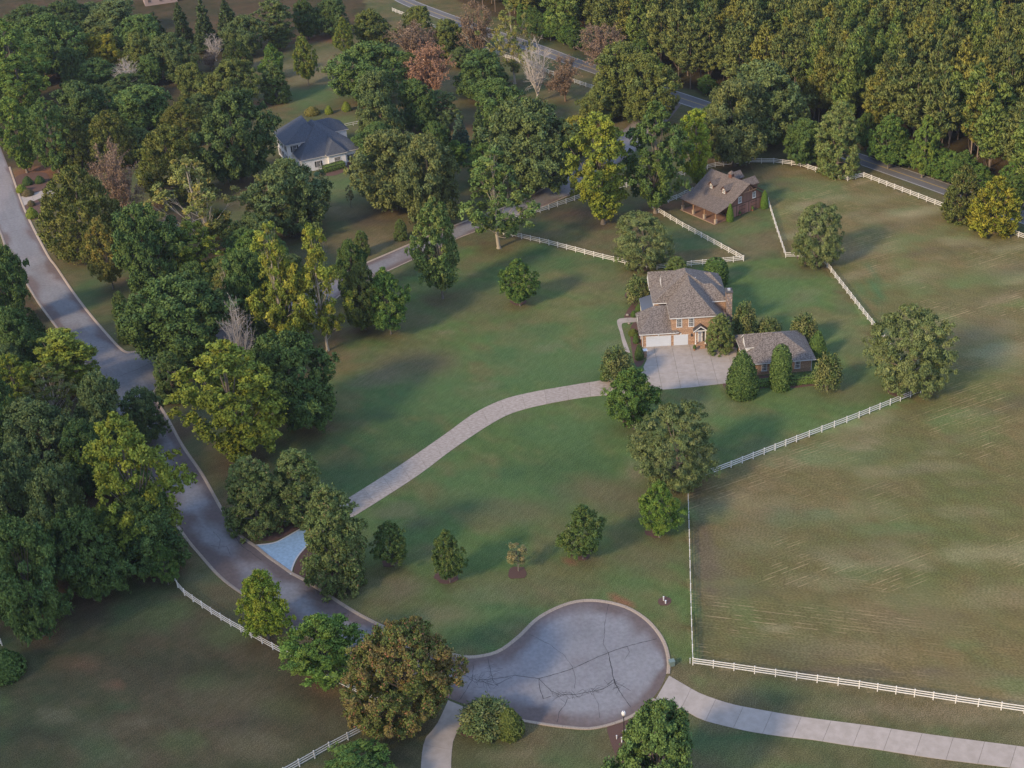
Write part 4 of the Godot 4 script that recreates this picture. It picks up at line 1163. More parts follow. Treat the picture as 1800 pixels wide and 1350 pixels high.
const HEDGES := [["low clipped hedge between the cone and the column evergreen", 44.99, -203.50, 2.88, 1.6, 1.2, 0.062],
	["long clipped hedge below the right window of the small garage", 52.06, -203.46, 5.67, 1.9, 1.4, -0.006],
	["clipped rounded hedge in front of the white house windows", -41.45, -325.33, 6.06, 2.4, 1.7, 0.496]]
const STONES := [["tall pale standing stone in the mulch by the driveway entrance", -37.27, -171.65, 0.32, 0.8, 0.25],
	["pale boulder at the foot of the lamp post", 11.00, -122.00, 0.45, 0.35, 0.4],
	["small brown rock in the left garden bed by the path", 23.77, -233.69, 0.35, 0.2, 0.3],
	["small rock in the bed inside the path's bend", 23.70, -230.10, 0.3, 0.2, 0.25]]
const PIPES := [["taller of two white pipes standing in a small mulch circle", 19.16, -146.98, 0.75, 0.09, "white_pipe", "pipe"],
	["shorter of two white pipes standing in a small mulch circle", 19.36, -146.33, 0.55, 0.1, "white_pipe", "pipe"],
	["white marker post beside the pasture fence corner", 20.92, -133.86, 0.9, 0.05, "marker_post", "post"],
	["white marker post beyond the kerb of the side street", -9.02, -289.92, 1.3, 0.06, "marker_post", "post"],
	["leaning white pipe in the mulch left of the lamp post", 9.78, -121.25, 0.6, 0.07, "white_pipe", "pipe"],
	["white knobbed pipe in the mulch next to the lamp post", 10.35, -120.61, 0.85, 0.08, "white_pipe", "pipe"],
	["white pole beside the bushy tree at the street", -57.77, -169.73, 1.2, 0.06, "marker_post", "post"],
	["small white stake on the verge near the left pasture fence end", -52.25, -164.20, 0.6, 0.05, "marker_post", "post"]]
const BOXES := [["grey-green utility box on the grass beside the cul-de-sac kerb", 18.47, -133.79, 0.2], ["green utility box at the end of the left pasture fence", -52.89, -162.88, 0.5]]
const CHAIRS := [["orange slatted garden chair under the river birch, nearer the fence", 67.03, -198.14, 0.9], ["orange slatted garden chair under the river birch, further from the fence", 67.85, -199.59, 1.3]]
const POTS := [["clay pot with a green plant right of the front steps", 37.18, -217.26, 0, 0.06],
	["clay pot in the small bed left of the front steps", 34.61, -217.88, 0, 0.06],
	["dark planter before the left barn doors", 54.18, -277.93, 1, 0],
	["dark planter before the right barn doors", 57.50, -279.99, 1, 0]]
const GX0 := -310.0
const GX1 := 270.0
const GZ0 := -660.0
const GZ1 := -70.0
const GS := 1.5
var gw := 0
var gh := 0
var gcol := PackedColorArray()

func blend_patch(x: float, z: float, rx: float, rz: float, turn: float, col: Color, strength: float, noise: FastNoiseLite) -> void:
	var reach := maxf(rx, rz) * 1.35
	var i0 := clampi(int((x - reach - GX0) / GS), 0, gw - 1)
	var i1 := clampi(int((x + reach - GX0) / GS) + 1, 0, gw - 1)
	var j0 := clampi(int((z - reach - GZ0) / GS), 0, gh - 1)
	var j1 := clampi(int((z + reach - GZ0) / GS) + 1, 0, gh - 1)
	var ct := cos(turn)
	var st := sin(turn)
	for j in range(j0, j1 + 1):
		for i in range(i0, i1 + 1):
			var dx := GX0 + i * GS - x
			var dz := GZ0 + j * GS - z
			var q := Vector2((dx * ct + dz * st) / rx, (-dx * st + dz * ct) / rz).length()
			if q > 1.35:
				continue
			q += noise.get_noise_2d(GX0 + i * GS, GZ0 + j * GS) * 0.45
			var w := strength * (1.0 - smoothstep(0.35, 1.05, q))
			if w > 0.0:
				gcol[j * gw + i] = gcol[j * gw + i].lerp(col, w)

func build_ground() -> void:
	rng.seed = 2
	gw = int((GX1 - GX0) / GS) + 1
	gh = int((GZ1 - GZ0) / GS) + 1
	gcol.resize(gw * gh)
	var n1 := FastNoiseLite.new()
	n1.seed = 3; n1.frequency = 0.022; n1.fractal_octaves = 4
	var n2 := FastNoiseLite.new()
	n2.seed = 9; n2.frequency = 0.12; n2.fractal_octaves = 3
	var lawn_a := Color(0.172, 0.250, 0.092)
	var lawn_b := Color(0.235, 0.232, 0.108)
	var hay_a := Color(0.160, 0.170, 0.070)
	var hay_b := Color(0.212, 0.176, 0.086)
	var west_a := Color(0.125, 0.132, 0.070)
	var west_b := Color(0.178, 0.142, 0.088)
	var field_a := Color(0.145, 0.168, 0.082)
	var field_b := Color(0.235, 0.19, 0.11)
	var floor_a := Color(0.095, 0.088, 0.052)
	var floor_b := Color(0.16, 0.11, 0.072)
	var hay := pts([21.26, -133.6, 26.86, -175.12, 70.84, -197.2, 69.38, -218.29, 66.24, -254.14, 59.52, -254.75, 61.9, -284.28, 62.98, -296.26, 62.23, -308.69, 73.82, -304.05, 82.54, -293.12, 86.67, -294.46, 97.76, -275.8, 110.21, -254.96, 134.05, -229.2, 78.97, -114.18, 60.67, -120.56])
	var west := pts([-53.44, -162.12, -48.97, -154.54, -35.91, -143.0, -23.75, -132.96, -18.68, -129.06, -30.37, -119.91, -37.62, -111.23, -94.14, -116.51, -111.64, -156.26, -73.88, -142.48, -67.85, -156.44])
	var lawn := pts([-26.83, -149.23, -32.88, -165.98, -41.28, -189.03, -39.27, -207.13, -32.83, -231.88, -29.46, -251.23, -15.35, -265.48, -0.06, -277.26, 21.51, -260.52, 29.41, -254.91, 50.64, -254.32, 59.52, -254.75, 66.24, -254.14, 69.38, -218.29, 70.84, -197.2, 26.86, -175.12, 21.26, -133.6, 17.71, -132.66, 15.67, -142.61, 10.59, -147.46, 2.39, -145.92, -2.68, -139.36, -10.49, -139.06])
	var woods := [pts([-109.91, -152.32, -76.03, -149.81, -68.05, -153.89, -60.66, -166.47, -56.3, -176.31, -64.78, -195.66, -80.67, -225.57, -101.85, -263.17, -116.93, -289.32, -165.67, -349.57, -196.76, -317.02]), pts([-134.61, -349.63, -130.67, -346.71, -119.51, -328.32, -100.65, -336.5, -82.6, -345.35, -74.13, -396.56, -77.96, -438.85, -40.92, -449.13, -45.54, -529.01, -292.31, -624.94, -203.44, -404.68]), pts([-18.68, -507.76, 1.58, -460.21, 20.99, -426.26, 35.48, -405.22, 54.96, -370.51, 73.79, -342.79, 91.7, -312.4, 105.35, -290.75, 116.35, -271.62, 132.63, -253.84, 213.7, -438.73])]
	for j in gh:
		for i in gw:
			var x := GX0 + i * GS
			var z := GZ0 + j * GS
			var a := n1.get_noise_2d(x, z)
			var b := n2.get_noise_2d(x, z)
			var t := clampf(0.5 + a * 0.9 + b * 0.75, 0.0, 1.0)
			var p := Vector2(x + b * 3.0, z + a * 3.0)
			var col := field_a.lerp(field_b, t)
			if Geometry2D.is_point_in_polygon(p, hay):
				col = hay_a.lerp(hay_b, t)
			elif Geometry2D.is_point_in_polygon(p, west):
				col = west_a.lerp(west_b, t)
			elif Geometry2D.is_point_in_polygon(p, lawn):
				col = lawn_a.lerp(lawn_b, clampf(t * 2.0 - 0.65, 0.0, 1.0))
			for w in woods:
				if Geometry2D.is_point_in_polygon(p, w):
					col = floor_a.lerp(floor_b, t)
			var tuft := rng.randf_range(0.9, 1.1)
			gcol[j * gw + i] = Color(col.r * tuft * rng.randf_range(0.95, 1.05), col.g * tuft, col.b * tuft)
	for e in PATCHES:
		blend_patch(e[0], e[1], e[2], e[3], e[4], TONES[e[5]], e[6], n2)
	# small worn, straw-coloured and lush spots scattered over the grass
	for i in 900:
		var x := rng.randf_range(-90.0, 130.0)
		var z := rng.randf_range(-330.0, -108.0)
		var in_hay := Geometry2D.is_point_in_polygon(Vector2(x, z), hay)
		var kind: String = ["hay", "tan", "bright", "brown", "green", "purple"][rng.randi() % 6] if in_hay else ["brown", "green", "bright", "tan", "deep"][rng.randi() % 5]
		var size := rng.randf_range(1.2, 4.5)
		blend_patch(x, z, size * (2.6 if in_hay else 1.6), size * 0.8, -0.35 + rng.randf_range(-0.2, 0.2) if z < -170.0 else 0.1, TONES[kind], rng.randf_range(0.1, 0.42), n2)
	for e in TREES:
		if e[0] in ["oak", "willow", "syc", "limb", "tulip", "maple", "magn", "birch", "haze", "orange", "red"] and e[4] > 2.5:
			blend_patch(e[1], e[2], e[4] * 0.8, e[4] * 0.8, 0.0, TONES["litter"], 0.55 if e[0] != "maple" else 0.35, n2)
	# one sheet: a fine grid under the picture, long cells out to the horizon
	var m := Mesher.new()
	var xs := PackedFloat32Array([-6000.0, -2500.0, -1000.0, -500.0])
	var zs := PackedFloat32Array([-6000.0, -3000.0, -1500.0, -900.0])
	for i in gw: xs.append(GX0 + i * GS)
	for j in gh: zs.append(GZ0 + j * GS)
	for e in [450.0, 1000.0, 2500.0, 6000.0]: xs.append(e)
	for e in [100.0, 600.0, 2500.0, 6000.0]: zs.append(e)
	var W := xs.size()
	var low_uv := PackedVector2Array()
	var mow := PackedVector2Array()
	for j in zs.size():
		for i in W:
			var x := xs[i]
			var z := zs[j]
			m.v.append(Vector3(x, 0, z))
			m.c.append(gcol[clampi(j - 4, 0, gh - 1) * gw + clampi(i - 4, 0, gw - 1)] if i > 3 and j > 3 and i < W - 4 and j < zs.size() - 4 else Color(0.13, 0.13, 0.075))
			# the way the hay rake went: rows follow the lower fence below and the slanting fence above
			m.uv.append(Vector2(x / 94.0, (z * 0.917 + x * 0.399) / 62.0))
			low_uv.append(Vector2(x / 94.0, (z * 0.955 - x * 0.297) / 62.0))
			m.n.append(Vector3.UP)
			mow.append(Vector2((x * 0.716 - z * 0.698) / 48.0, (x * 0.698 + z * 0.716 + 6.0 * sin(x * 0.035)) / 26.0))
	var grass_idx := PackedInt32Array()
	var hay_idx := PackedInt32Array()
	var low_idx := PackedInt32Array()
	for j in zs.size() - 1:
		for i in W - 1:
			var k := j * W + i
			var hayed := xs[i] > 15.0 and xs[i] < 200.0 and zs[j] < -100.0 and Geometry2D.is_point_in_polygon(Vector2(xs[i] + 0.75, zs[j] + 0.75), hay)
			for e in [k, k + 1, k + W + 1, k, k + W + 1, k + W]:
				if hayed and zs[j] > -152.0 + xs[i] * 0.05 + n1.get_noise_2d(xs[i] * 2.0, 0.0) * 9.0:
					low_idx.append(e)
				elif hayed:
					hay_idx.append(e)
				else:
					grass_idx.append(e)
	var mesh := ArrayMesh.new()
	for part_ in [grass_idx, hay_idx, low_idx]:
		var a := []
		a.resize(Mesh.ARRAY_MAX)
		a[Mesh.ARRAY_VERTEX] = m.v; a[Mesh.ARRAY_NORMAL] = m.n; a[Mesh.ARRAY_COLOR] = m.c; a[Mesh.ARRAY_TEX_UV] = low_uv if part_ == low_idx else m.uv; a[Mesh.ARRAY_INDEX] = part_
		a[Mesh.ARRAY_TEX_UV2] = mow
		mesh.add_surface_from_arrays(Mesh.PRIMITIVE_TRIANGLES, a)
	var blades := grain(22, 0.12, Color(0.62, 0.64, 0.60), Color(1.0, 1.0, 1.0), 1024, 3)
	var soft := grain(23, 0.03, Color(0.90, 0.91, 0.89), Color(1.0, 1.0, 1.0), 1024, 5, 2)
	var lawn_mat := textured("grass", Color.WHITE, blades, 1.0 / 27.0, 0.95)
	detail(lawn_mat, soft)
	lawn_mat.uv2_triplanar = false
	lawn_mat.uv2_world_triplanar = false
	lawn_mat.heightmap_enabled = true
	lawn_mat.heightmap_texture = blades
	lawn_mat.heightmap_scale = 2.5
	var hay_mat := plain("mown hay", Color.WHITE, 0.95)
	hay_mat.albedo_texture = grain(24, 0.19, Color(0.74, 0.74, 0.71), Color(1.0, 1.0, 1.0), 1024, 3)
	detail(hay_mat, grain(25, 0.05, Color(0.62, 0.54, 0.40), Color(0.70, 0.64, 0.50), 128, 2))
	hay_mat.detail_blend_mode = BaseMaterial3D.BLEND_MODE_MIX
	hay_mat.detail_mask = straw_rows()
	lawn_mat.metallic_specular = 0.1
	hay_mat.metallic_specular = 0.1
	mesh.surface_set_material(0, lawn_mat)
	mesh.surface_set_material(1, hay_mat)
	mesh.surface_set_material(2, hay_mat)
	struct("ground", mesh, null)

# the thin lines of straw left lying between the rows
func straw_rows() -> ImageTexture:
	var where := FastNoiseLite.new()
	where.seed = 61; where.frequency = 0.012; where.fractal_octaves = 3
	var along := FastNoiseLite.new()
	along.seed = 62; along.frequency = 0.06; along.fractal_octaves = 3
	var gw_ := where.get_seamless_image(256, 256, false, false, 0.2)
	gw_.resize(1024, 2048, Image.INTERPOLATE_CUBIC)
	var ga := along.get_seamless_image(512, 512, false, false, 0.2)
	ga.resize(1024, 2048, Image.INTERPOLATE_CUBIC)
	var im := Image.create(1024, 2048, false, Image.FORMAT_RGB8)
	im.fill(Color.BLACK)
	var y := 4
	while y < 2040:
		var wide := rng.randi_range(2, 5)
		var strong := rng.randf_range(0.3, 1.0)
		for x in 1024:
			var w := clampf((gw_.get_pixel(x, y).r - 0.45) * 5.0, 0.12, 1.0) * clampf((ga.get_pixel(x, y).r - 0.35) * 2.6, 0.0, 1.0) * strong * 0.95
			var v := Color(w, w, w)
			for k in wide:
				im.set_pixel(x, y + k, v)
		y += rng.randi_range(16, 30)
	return ImageTexture.create_from_image(im)

func _ready() -> void:
	# camera, sky, sun, exposure
	var cam := Camera3D.new()
	cam.name = "camera"
	add_child(cam)
	cam.basis = Basis(Vector3(0.997250, -0.063854, 0.037613), Vector3(0.074108, 0.859260, -0.506143), Vector3(-0.000000, 0.507538, 0.861629))
	cam.position = Vector3(0, 124, 0)
	cam.fov = 32.0517
	cam.near = 1.0
	cam.far = 9000.0
	cam.current = true
	var env := Environment.new()
	env.background_mode = Environment.BG_SKY
	env.sky = Sky.new()
	var sky := ProceduralSkyMaterial.new()
	sky.sky_top_color = Color(0.53, 0.61, 0.75)
	sky.sky_horizon_color = Color(0.75, 0.76, 0.77)
	sky.sky_curve = 0.22
	sky.sky_energy_multiplier = 1.15
	sky.ground_bottom_color = Color(0.28, 0.28, 0.24)
	sky.ground_horizon_color = Color(0.66, 0.68, 0.70)
	env.sky.sky_material = sky
	env.tonemap_mode = Environment.TONE_MAPPER_LINEAR
	env.tonemap_exposure = 1.5
	env.sdfgi_enabled = true
	env.ssao_enabled = true
	env.ssil_enabled = true
	env.fog_enabled = true
	env.fog_light_color = Color(0.72, 0.78, 0.88)
	env.fog_density = 0.00006
	var we := WorldEnvironment.new()
	we.name = "world_environment"
	we.environment = env
	add_child(we)
	var sun := DirectionalLight3D.new()
	sun.name = "sun"
	add_child(sun)
	sun.basis = Basis.looking_at(Vector3(0.756 * 0.87, -0.493, -0.655 * 0.87))
	sun.light_color = Color(1.0, 0.88, 0.71)
	sun.light_energy = 1.0
	sun.light_angular_distance = 9.0
	sun.shadow_enabled = true

	build_ground()
	build_roads()
	build_brick_house()
	build_garage()
	build_barn()
	build_white_house()
	build_far_houses()
	build_fences()
	build_protos()
	for e in TREES:
		plant(e[0], e[6], e[7], e[1], e[2], e[3], e[4], e[5], e[8], e[9], e[10])
	fill_woods()
	build_pines()
	build_hedges()
	build_small()
	build_cloud_added()

func build_pines() -> void:
	rng.seed = 4242
	var area := pts([-18.68, -507.76, 1.58, -460.21, 20.99, -426.26, 35.48, -405.22, 54.96, -370.51, 73.79, -342.79, 91.7, -312.4, 105.35, -290.75, 116.35, -271.62, 132.63, -253.84, 213.7, -438.73])
	var lo := Vector2(1e9, 1e9)
	var hi := -lo
	for p in area:
		lo = lo.min(p); hi = hi.max(p)
	var put := 0
	var spots := []
	var step := 6.8
	var y := lo.y
	var row := 0
	while y < hi.y:
		var x := lo.x + (row % 2) * step * 0.5
		while x < hi.x:
			var p := Vector2(x + rng.randf_range(-1, 1) * step * 0.33, y + rng.randf_range(-1, 1) * step * 0.33)
			if Geometry2D.is_point_in_polygon(p, area):
				spots.append(p)
			x += step
		y += step * 0.866
		row += 1
	spots.sort_custom(func(a, b): return a.length() < b.length())
	var rest := []
	for p in spots:
		put += 1
		if put > 300:
			rest.append(p)
			continue
		var r := rng.randf_range(3.5, 5.0)
		var tint: String = ["", "", "mid", "olive", "", "mid"][rng.randi() % 6]
		plant("edgepine" if put < 45 else "pine", "pine_tree", "tree", p.x, p.y, rng.randf_range(20.0, 26.5), r, tint, "tall %s pine %s" % [{"": "green", "mid": "bright green", "olive": "olive"}[tint], "with its trunk showing at the road edge of the pine wood" if put < 45 else "crowded inside the dense pine wood at the upper right"], "pines of the wood along the country road")
	var wood := Node3D.new()
	wood.name = "pine_wood"
	wood.set_meta("label", "the rest of the dense pine wood, receding to the top right corner")
	wood.set_meta("category", "wood")
	wood.set_meta("kind", "stuff")
	add_child(wood)
	for e in protos["pine"].size():
		var proto: Dictionary = protos["pine"][e]
		var places := []
		for i in rest.size():
			if i % protos["pine"].size() == e:
				var r := rng.randf_range(3.5, 5.0)
				places.append(Transform3D(Basis(Vector3.UP, rng.randf() * TAU).scaled(Vector3(r / proto.R, rng.randf_range(20.0, 26.5) / proto.H, r / proto.R)), Vector3(rest[i].x, 0, rest[i].y)))
		for q in [["crown", proto.crown, leaf_mat(["olive", "mid", "", "mid"][e % 4])], ["trunk", proto.trunk, plain("bark pine ", BARK["pine"], 0.9)]]:
			var mm := MultiMesh.new()
			mm.transform_format = MultiMesh.TRANSFORM_3D
			mm.mesh = q[1]
			mm.instance_count = places.size()
			for i in places.size():
				mm.set_instance_transform(i, places[i])
			var mi := MultiMeshInstance3D.new()
			mi.multimesh = mm
			mi.material_override = q[2]
			mi.name = q[0]
			wood.add_child(mi, true)
	# young broadleaved trees under the pines along the wood's edge
	var edge := catmull(pts([8.63, -439.4, 25.7, -415.58, 47.84, -378.5, 67.27, -348.9, 91.11, -310.15, 98.35, -296.5, 104.28, -287.42, 114.2, -272.68]), 8)
	for i in range(2, edge.size()):
		if rng.randf() < 0.3:
			continue
		var under: Array = [["deep", "deep green"], ["dark", "dark"], ["mid", "mid green"]][rng.randi() % 3]
		plant("maple", "understory_tree", "tree", edge[i].x + rng.randf_range(-1, 1.5), edge[i].y + rng.randf_range(-2.5, 0.5), rng.randf_range(5, 11), rng.randf_range(2.4, 4.2), under[0], "small %s understory tree at the foot of the pines beside the country road" % under[1], "understory trees at the pine wood's edge")

func build_roads() -> void:
	rng.seed = 5
	var st := FastNoiseLite.new()
	st.seed = 31; st.frequency = 0.09; st.fractal_octaves = 5
	var fine := FastNoiseLite.new()
	fine.seed = 33; fine.frequency = 0.5; fine.fractal_octaves = 3
	var asphalt := textured("asphalt", Color.WHITE, grain(40, 0.02, Color(0.90, 0.90, 0.90), Color(1, 1, 1), 512, 5), 1.0 / 9.0, 0.9)
	var old := Color(0.255, 0.254, 0.268)
	var stain := Color(0.135, 0.095, 0.085)
	var tone := func(p: Vector2, t: float, w: float, run: float) -> Color:
		var edge := minf(t, 1.0 - t) * w
		var q := st.get_noise_2d(p.x, p.y)
		var c := old * (0.8 + 0.2 * smoothstep(120.0, 185.0, run)) * (1.0 + q * 0.2 + fine.get_noise_2d(p.x, p.y) * 0.08)  # first stretch of each street darkened: shade put into the asphalt colour
		c = c.lerp(Color(0.29, 0.26, 0.26), clampf(st.get_noise_2d(p.x * 0.35 + 40.0, p.y * 0.35) * 2.0, 0.0, 0.7))
		var s := 1.0 - smoothstep(0.3, 4.6 if run > 175.0 else 1.8, edge + q * (3.4 if run > 175.0 else 1.8))
		s = maxf(s, smoothstep(0.25, 0.6, st.get_noise_2d(p.x * 0.6 + 90.0, p.y * 0.6)) * 0.35)
		if p.distance_to(Vector2(-71.99, -226.03)) < 10.0:
			s = 0.0
		return c.lerp(stain, clampf(s, 0.0, 0.85))
	var concrete := textured("concrete", Color(0.40, 0.352, 0.315), grain(41, 0.012, Color(0.93, 0.93, 0.92), Color(1, 1, 1), 512, 3), 1.0 / 11.0, 0.85)
	var kerb_m := textured("kerb concrete", Color(0.45, 0.375, 0.305), grain(42, 0.06, Color(0.78, 0.76, 0.74), Color(1, 1, 1), 256, 4), 1.0 / 3.0, 0.85)
	var tar := plain("tar", Color(0.04, 0.038, 0.04), 0.8)
	var al := catmull(pts([-138.38, -332.0, -129.36, -317.05, -120.68, -302.1, -113.79, -286.25, -107.5, -274.6, -100.41, -261.03, -94.52, -250.61, -86.99, -237.89, -80.37, -226.62, -74.53, -215.16, -68.91, -203.57, -63.72, -192.87, -59.57, -183.87, -56.25, -177.07, -52.56, -170.56, -49.78, -166.16, -45.62, -160.1, -41.59, -155.64, -33.15, -147.11, -25.42, -140.69, -18.14, -134.85, -11.25, -130.59, -7.91, -128.46, -5.35, -127.17, -1.52, -125.76, 1.64, -124.74, 3.99, -124.1, 6.84, -123.61, 10.18, -124.36, 12.89, -125.8, 15.14, -127.93, 16.61, -130.09, 17.49, -132.14]), 7)
	var ar := catmull(pts([-142.6, -372.4, -130.98, -345.09, -117.94, -313.09, -105.23, -285.38, -100.92, -277.32, -94.04, -264.09, -87.54, -252.32, -80.83, -241.0, -73.35, -228.91, -67.52, -217.24, -63.11, -207.95, -58.11, -197.1, -53.36, -188.06, -48.5, -177.5, -44.73, -170.34, -41.59, -166.75, -36.92, -161.26, -31.8, -156.21, -24.77, -149.0, -18.46, -143.79, -13.0, -139.91, -9.56, -138.17, -7.0, -138.0, -4.26, -138.84, -1.42, -141.54, 1.55, -145.16, 5.74, -147.64, 9.41, -147.85, 13.29, -146.16, 15.78, -143.44, 17.21, -140.42, 17.86, -137.68, 17.91, -134.63]), 7)
	var street := struct("road", ribbon(al, ar, 0.008, 16, tone), asphalt)
	var bl := catmull(pts([-78.01, -236.04, -73.56, -233.73, -66.91, -234.33, -56.67, -241.6, -46.17, -251.34, -36.19, -261.35, -25.54, -270.79, -18.11, -278.01, -10.36, -283.91, 6.64, -296.55, 17.98, -311.89, 27.09, -325.9, 37.24, -344.04, 46.21, -365.91]), 6)
	var br := catmull(pts([-70.18, -217.21, -67.0, -218.42, -61.99, -225.42, -51.97, -232.51, -40.58, -242.76, -33.27, -254.54, -22.79, -264.74, -15.43, -271.41, -8.81, -277.9, 7.64, -289.49, 19.08, -299.11, 29.81, -314.12, 41.82, -332.03, 52.95, -356.94]), 6)
	struct("road", ribbon(bl, br, 0.004, 8, tone), asphalt)
	for e in [[al, ar], [bl, br]]:
		var back: PackedVector2Array = e[1].duplicate()
		back.reverse()
		var ring_: PackedVector2Array = e[0].duplicate()
		ring_.append_array(back)
		road_outlines.append(ring_)
	var grey := Color(0.15, 0.15, 0.16)
	var tone_c := func(p: Vector2, t: float, w: float, run: float) -> Color:
		return grey * (1.0 + st.get_noise_2d(p.x, p.y) * 0.14 - 0.12 * exp(-pow((absf(t - 0.5) - 0.24) * 14.0, 2.0)))
	var cl := catmull(pts([-33.71, -509.65, -26.33, -490.97, -2.48, -451.32, 18.73, -419.23, 29.82, -400.75, 54.15, -365.08, 72.64, -337.16, 91.01, -308.21, 104.14, -287.79, 115.47, -269.22, 123.12, -257.05, 133.41, -242.39]), 6)
	var cr := catmull(pts([-36.66, -503.77, -29.0, -483.82, -3.03, -440.47, 18.88, -407.0, 29.46, -390.58, 52.05, -356.18, 70.32, -329.34, 88.69, -301.04, 101.23, -281.12, 112.42, -262.62, 119.81, -250.37, 129.5, -235.07]), 6)
	var country := struct("road", ribbon(cl, cr, 0.008, 10, tone_c), asphalt)
	# painted lines of the country road
	var yellow := plain("yellow road paint", Color(0.42, 0.30, 0.08), 0.7)
	var white := plain("white road paint", Color(0.55, 0.55, 0.53), 0.7)
	for e in [[0.478, 0.49, yellow], [0.51, 0.522, yellow], [0.045, 0.06, white], [0.94, 0.955, white]]:
		var a := PackedVector2Array()
		var b := PackedVector2Array()
		for i in cl.size():
			a.append(cl[i].lerp(cr[i], e[0] - 0.004)); b.append(cl[i].lerp(cr[i], e[1] + 0.004))
		part("painted_line", ribbon(a, b, 0.013, 1, func(p, t, w, run): return Color.WHITE), e[2], country)
	# kerbs
	for e in [[-1.0, [-130.98, -345.09, -117.94, -313.09, -105.23, -285.38, -100.92, -277.32, -94.04, -264.09, -87.54, -252.32, -80.83, -241.0, -77.66, -235.98, -75.56, -233.57, -73.56, -233.73, -66.91, -234.33, -56.67, -241.6, -46.17, -251.34, -36.19, -261.35, -25.54, -270.79, -10.36, -283.91, 6.64, -296.55, 17.98, -311.89]],
		[1.0, [-129.36, -317.05, -120.68, -302.1, -113.79, -286.25, -107.5, -274.6, -100.41, -261.03, -94.52, -250.61, -86.99, -237.89, -80.37, -226.62, -74.53, -215.16, -68.91, -203.57, -63.72, -192.87, -59.57, -183.87, -56.25, -177.07, -52.56, -170.56, -49.78, -166.16, -45.62, -160.1, -41.59, -155.64, -33.15, -147.11, -25.42, -140.69, -18.14, -134.85, -12.0, -130.87]],
		[-1.0, [19.08, -299.11, 7.64, -289.49, -8.81, -277.9, -15.43, -271.41, -22.79, -264.74, -33.27, -254.54, -40.58, -242.76, -51.97, -232.51, -61.99, -225.42, -66.06, -220.82, -67.19, -217.19, -65.69, -213.28, -63.11, -207.95, -58.11, -197.1, -53.36, -188.06, -48.5, -177.5, -44.73, -170.34, -41.59, -166.75]],
		[-1.0, [-41.59, -166.75, -39.2, -163.76, -36.92, -161.26, -35.16, -159.28]],
		[-1.0, [-35.16, -159.28, -31.8, -156.21, -24.77, -149.0, -18.46, -143.79, -13.0, -139.91, -9.56, -138.17, -7.0, -138.0, -4.26, -138.84, -1.42, -141.54, 1.55, -145.16, 5.74, -147.64, 9.41, -147.85, 13.29, -146.16, 15.78, -143.44, 17.21, -140.42, 17.86, -137.68, 17.91, -134.63, 17.49, -132.14]],
		[-1.0, [15.14, -127.93, 12.89, -125.8, 10.18, -124.36, 6.84, -123.61, 3.99, -124.1, 1.64, -124.74, -1.52, -125.76, -5.35, -127.17, -9.17, -129.01]]]:
		var kn := Node3D.new()
		kn.name = numbered("kerb")
		kn.set_meta("kind", "structure")
		add_child(kn)
		kerb(catmull(pts(e[1]), 5), e[0], kn, kerb_m)
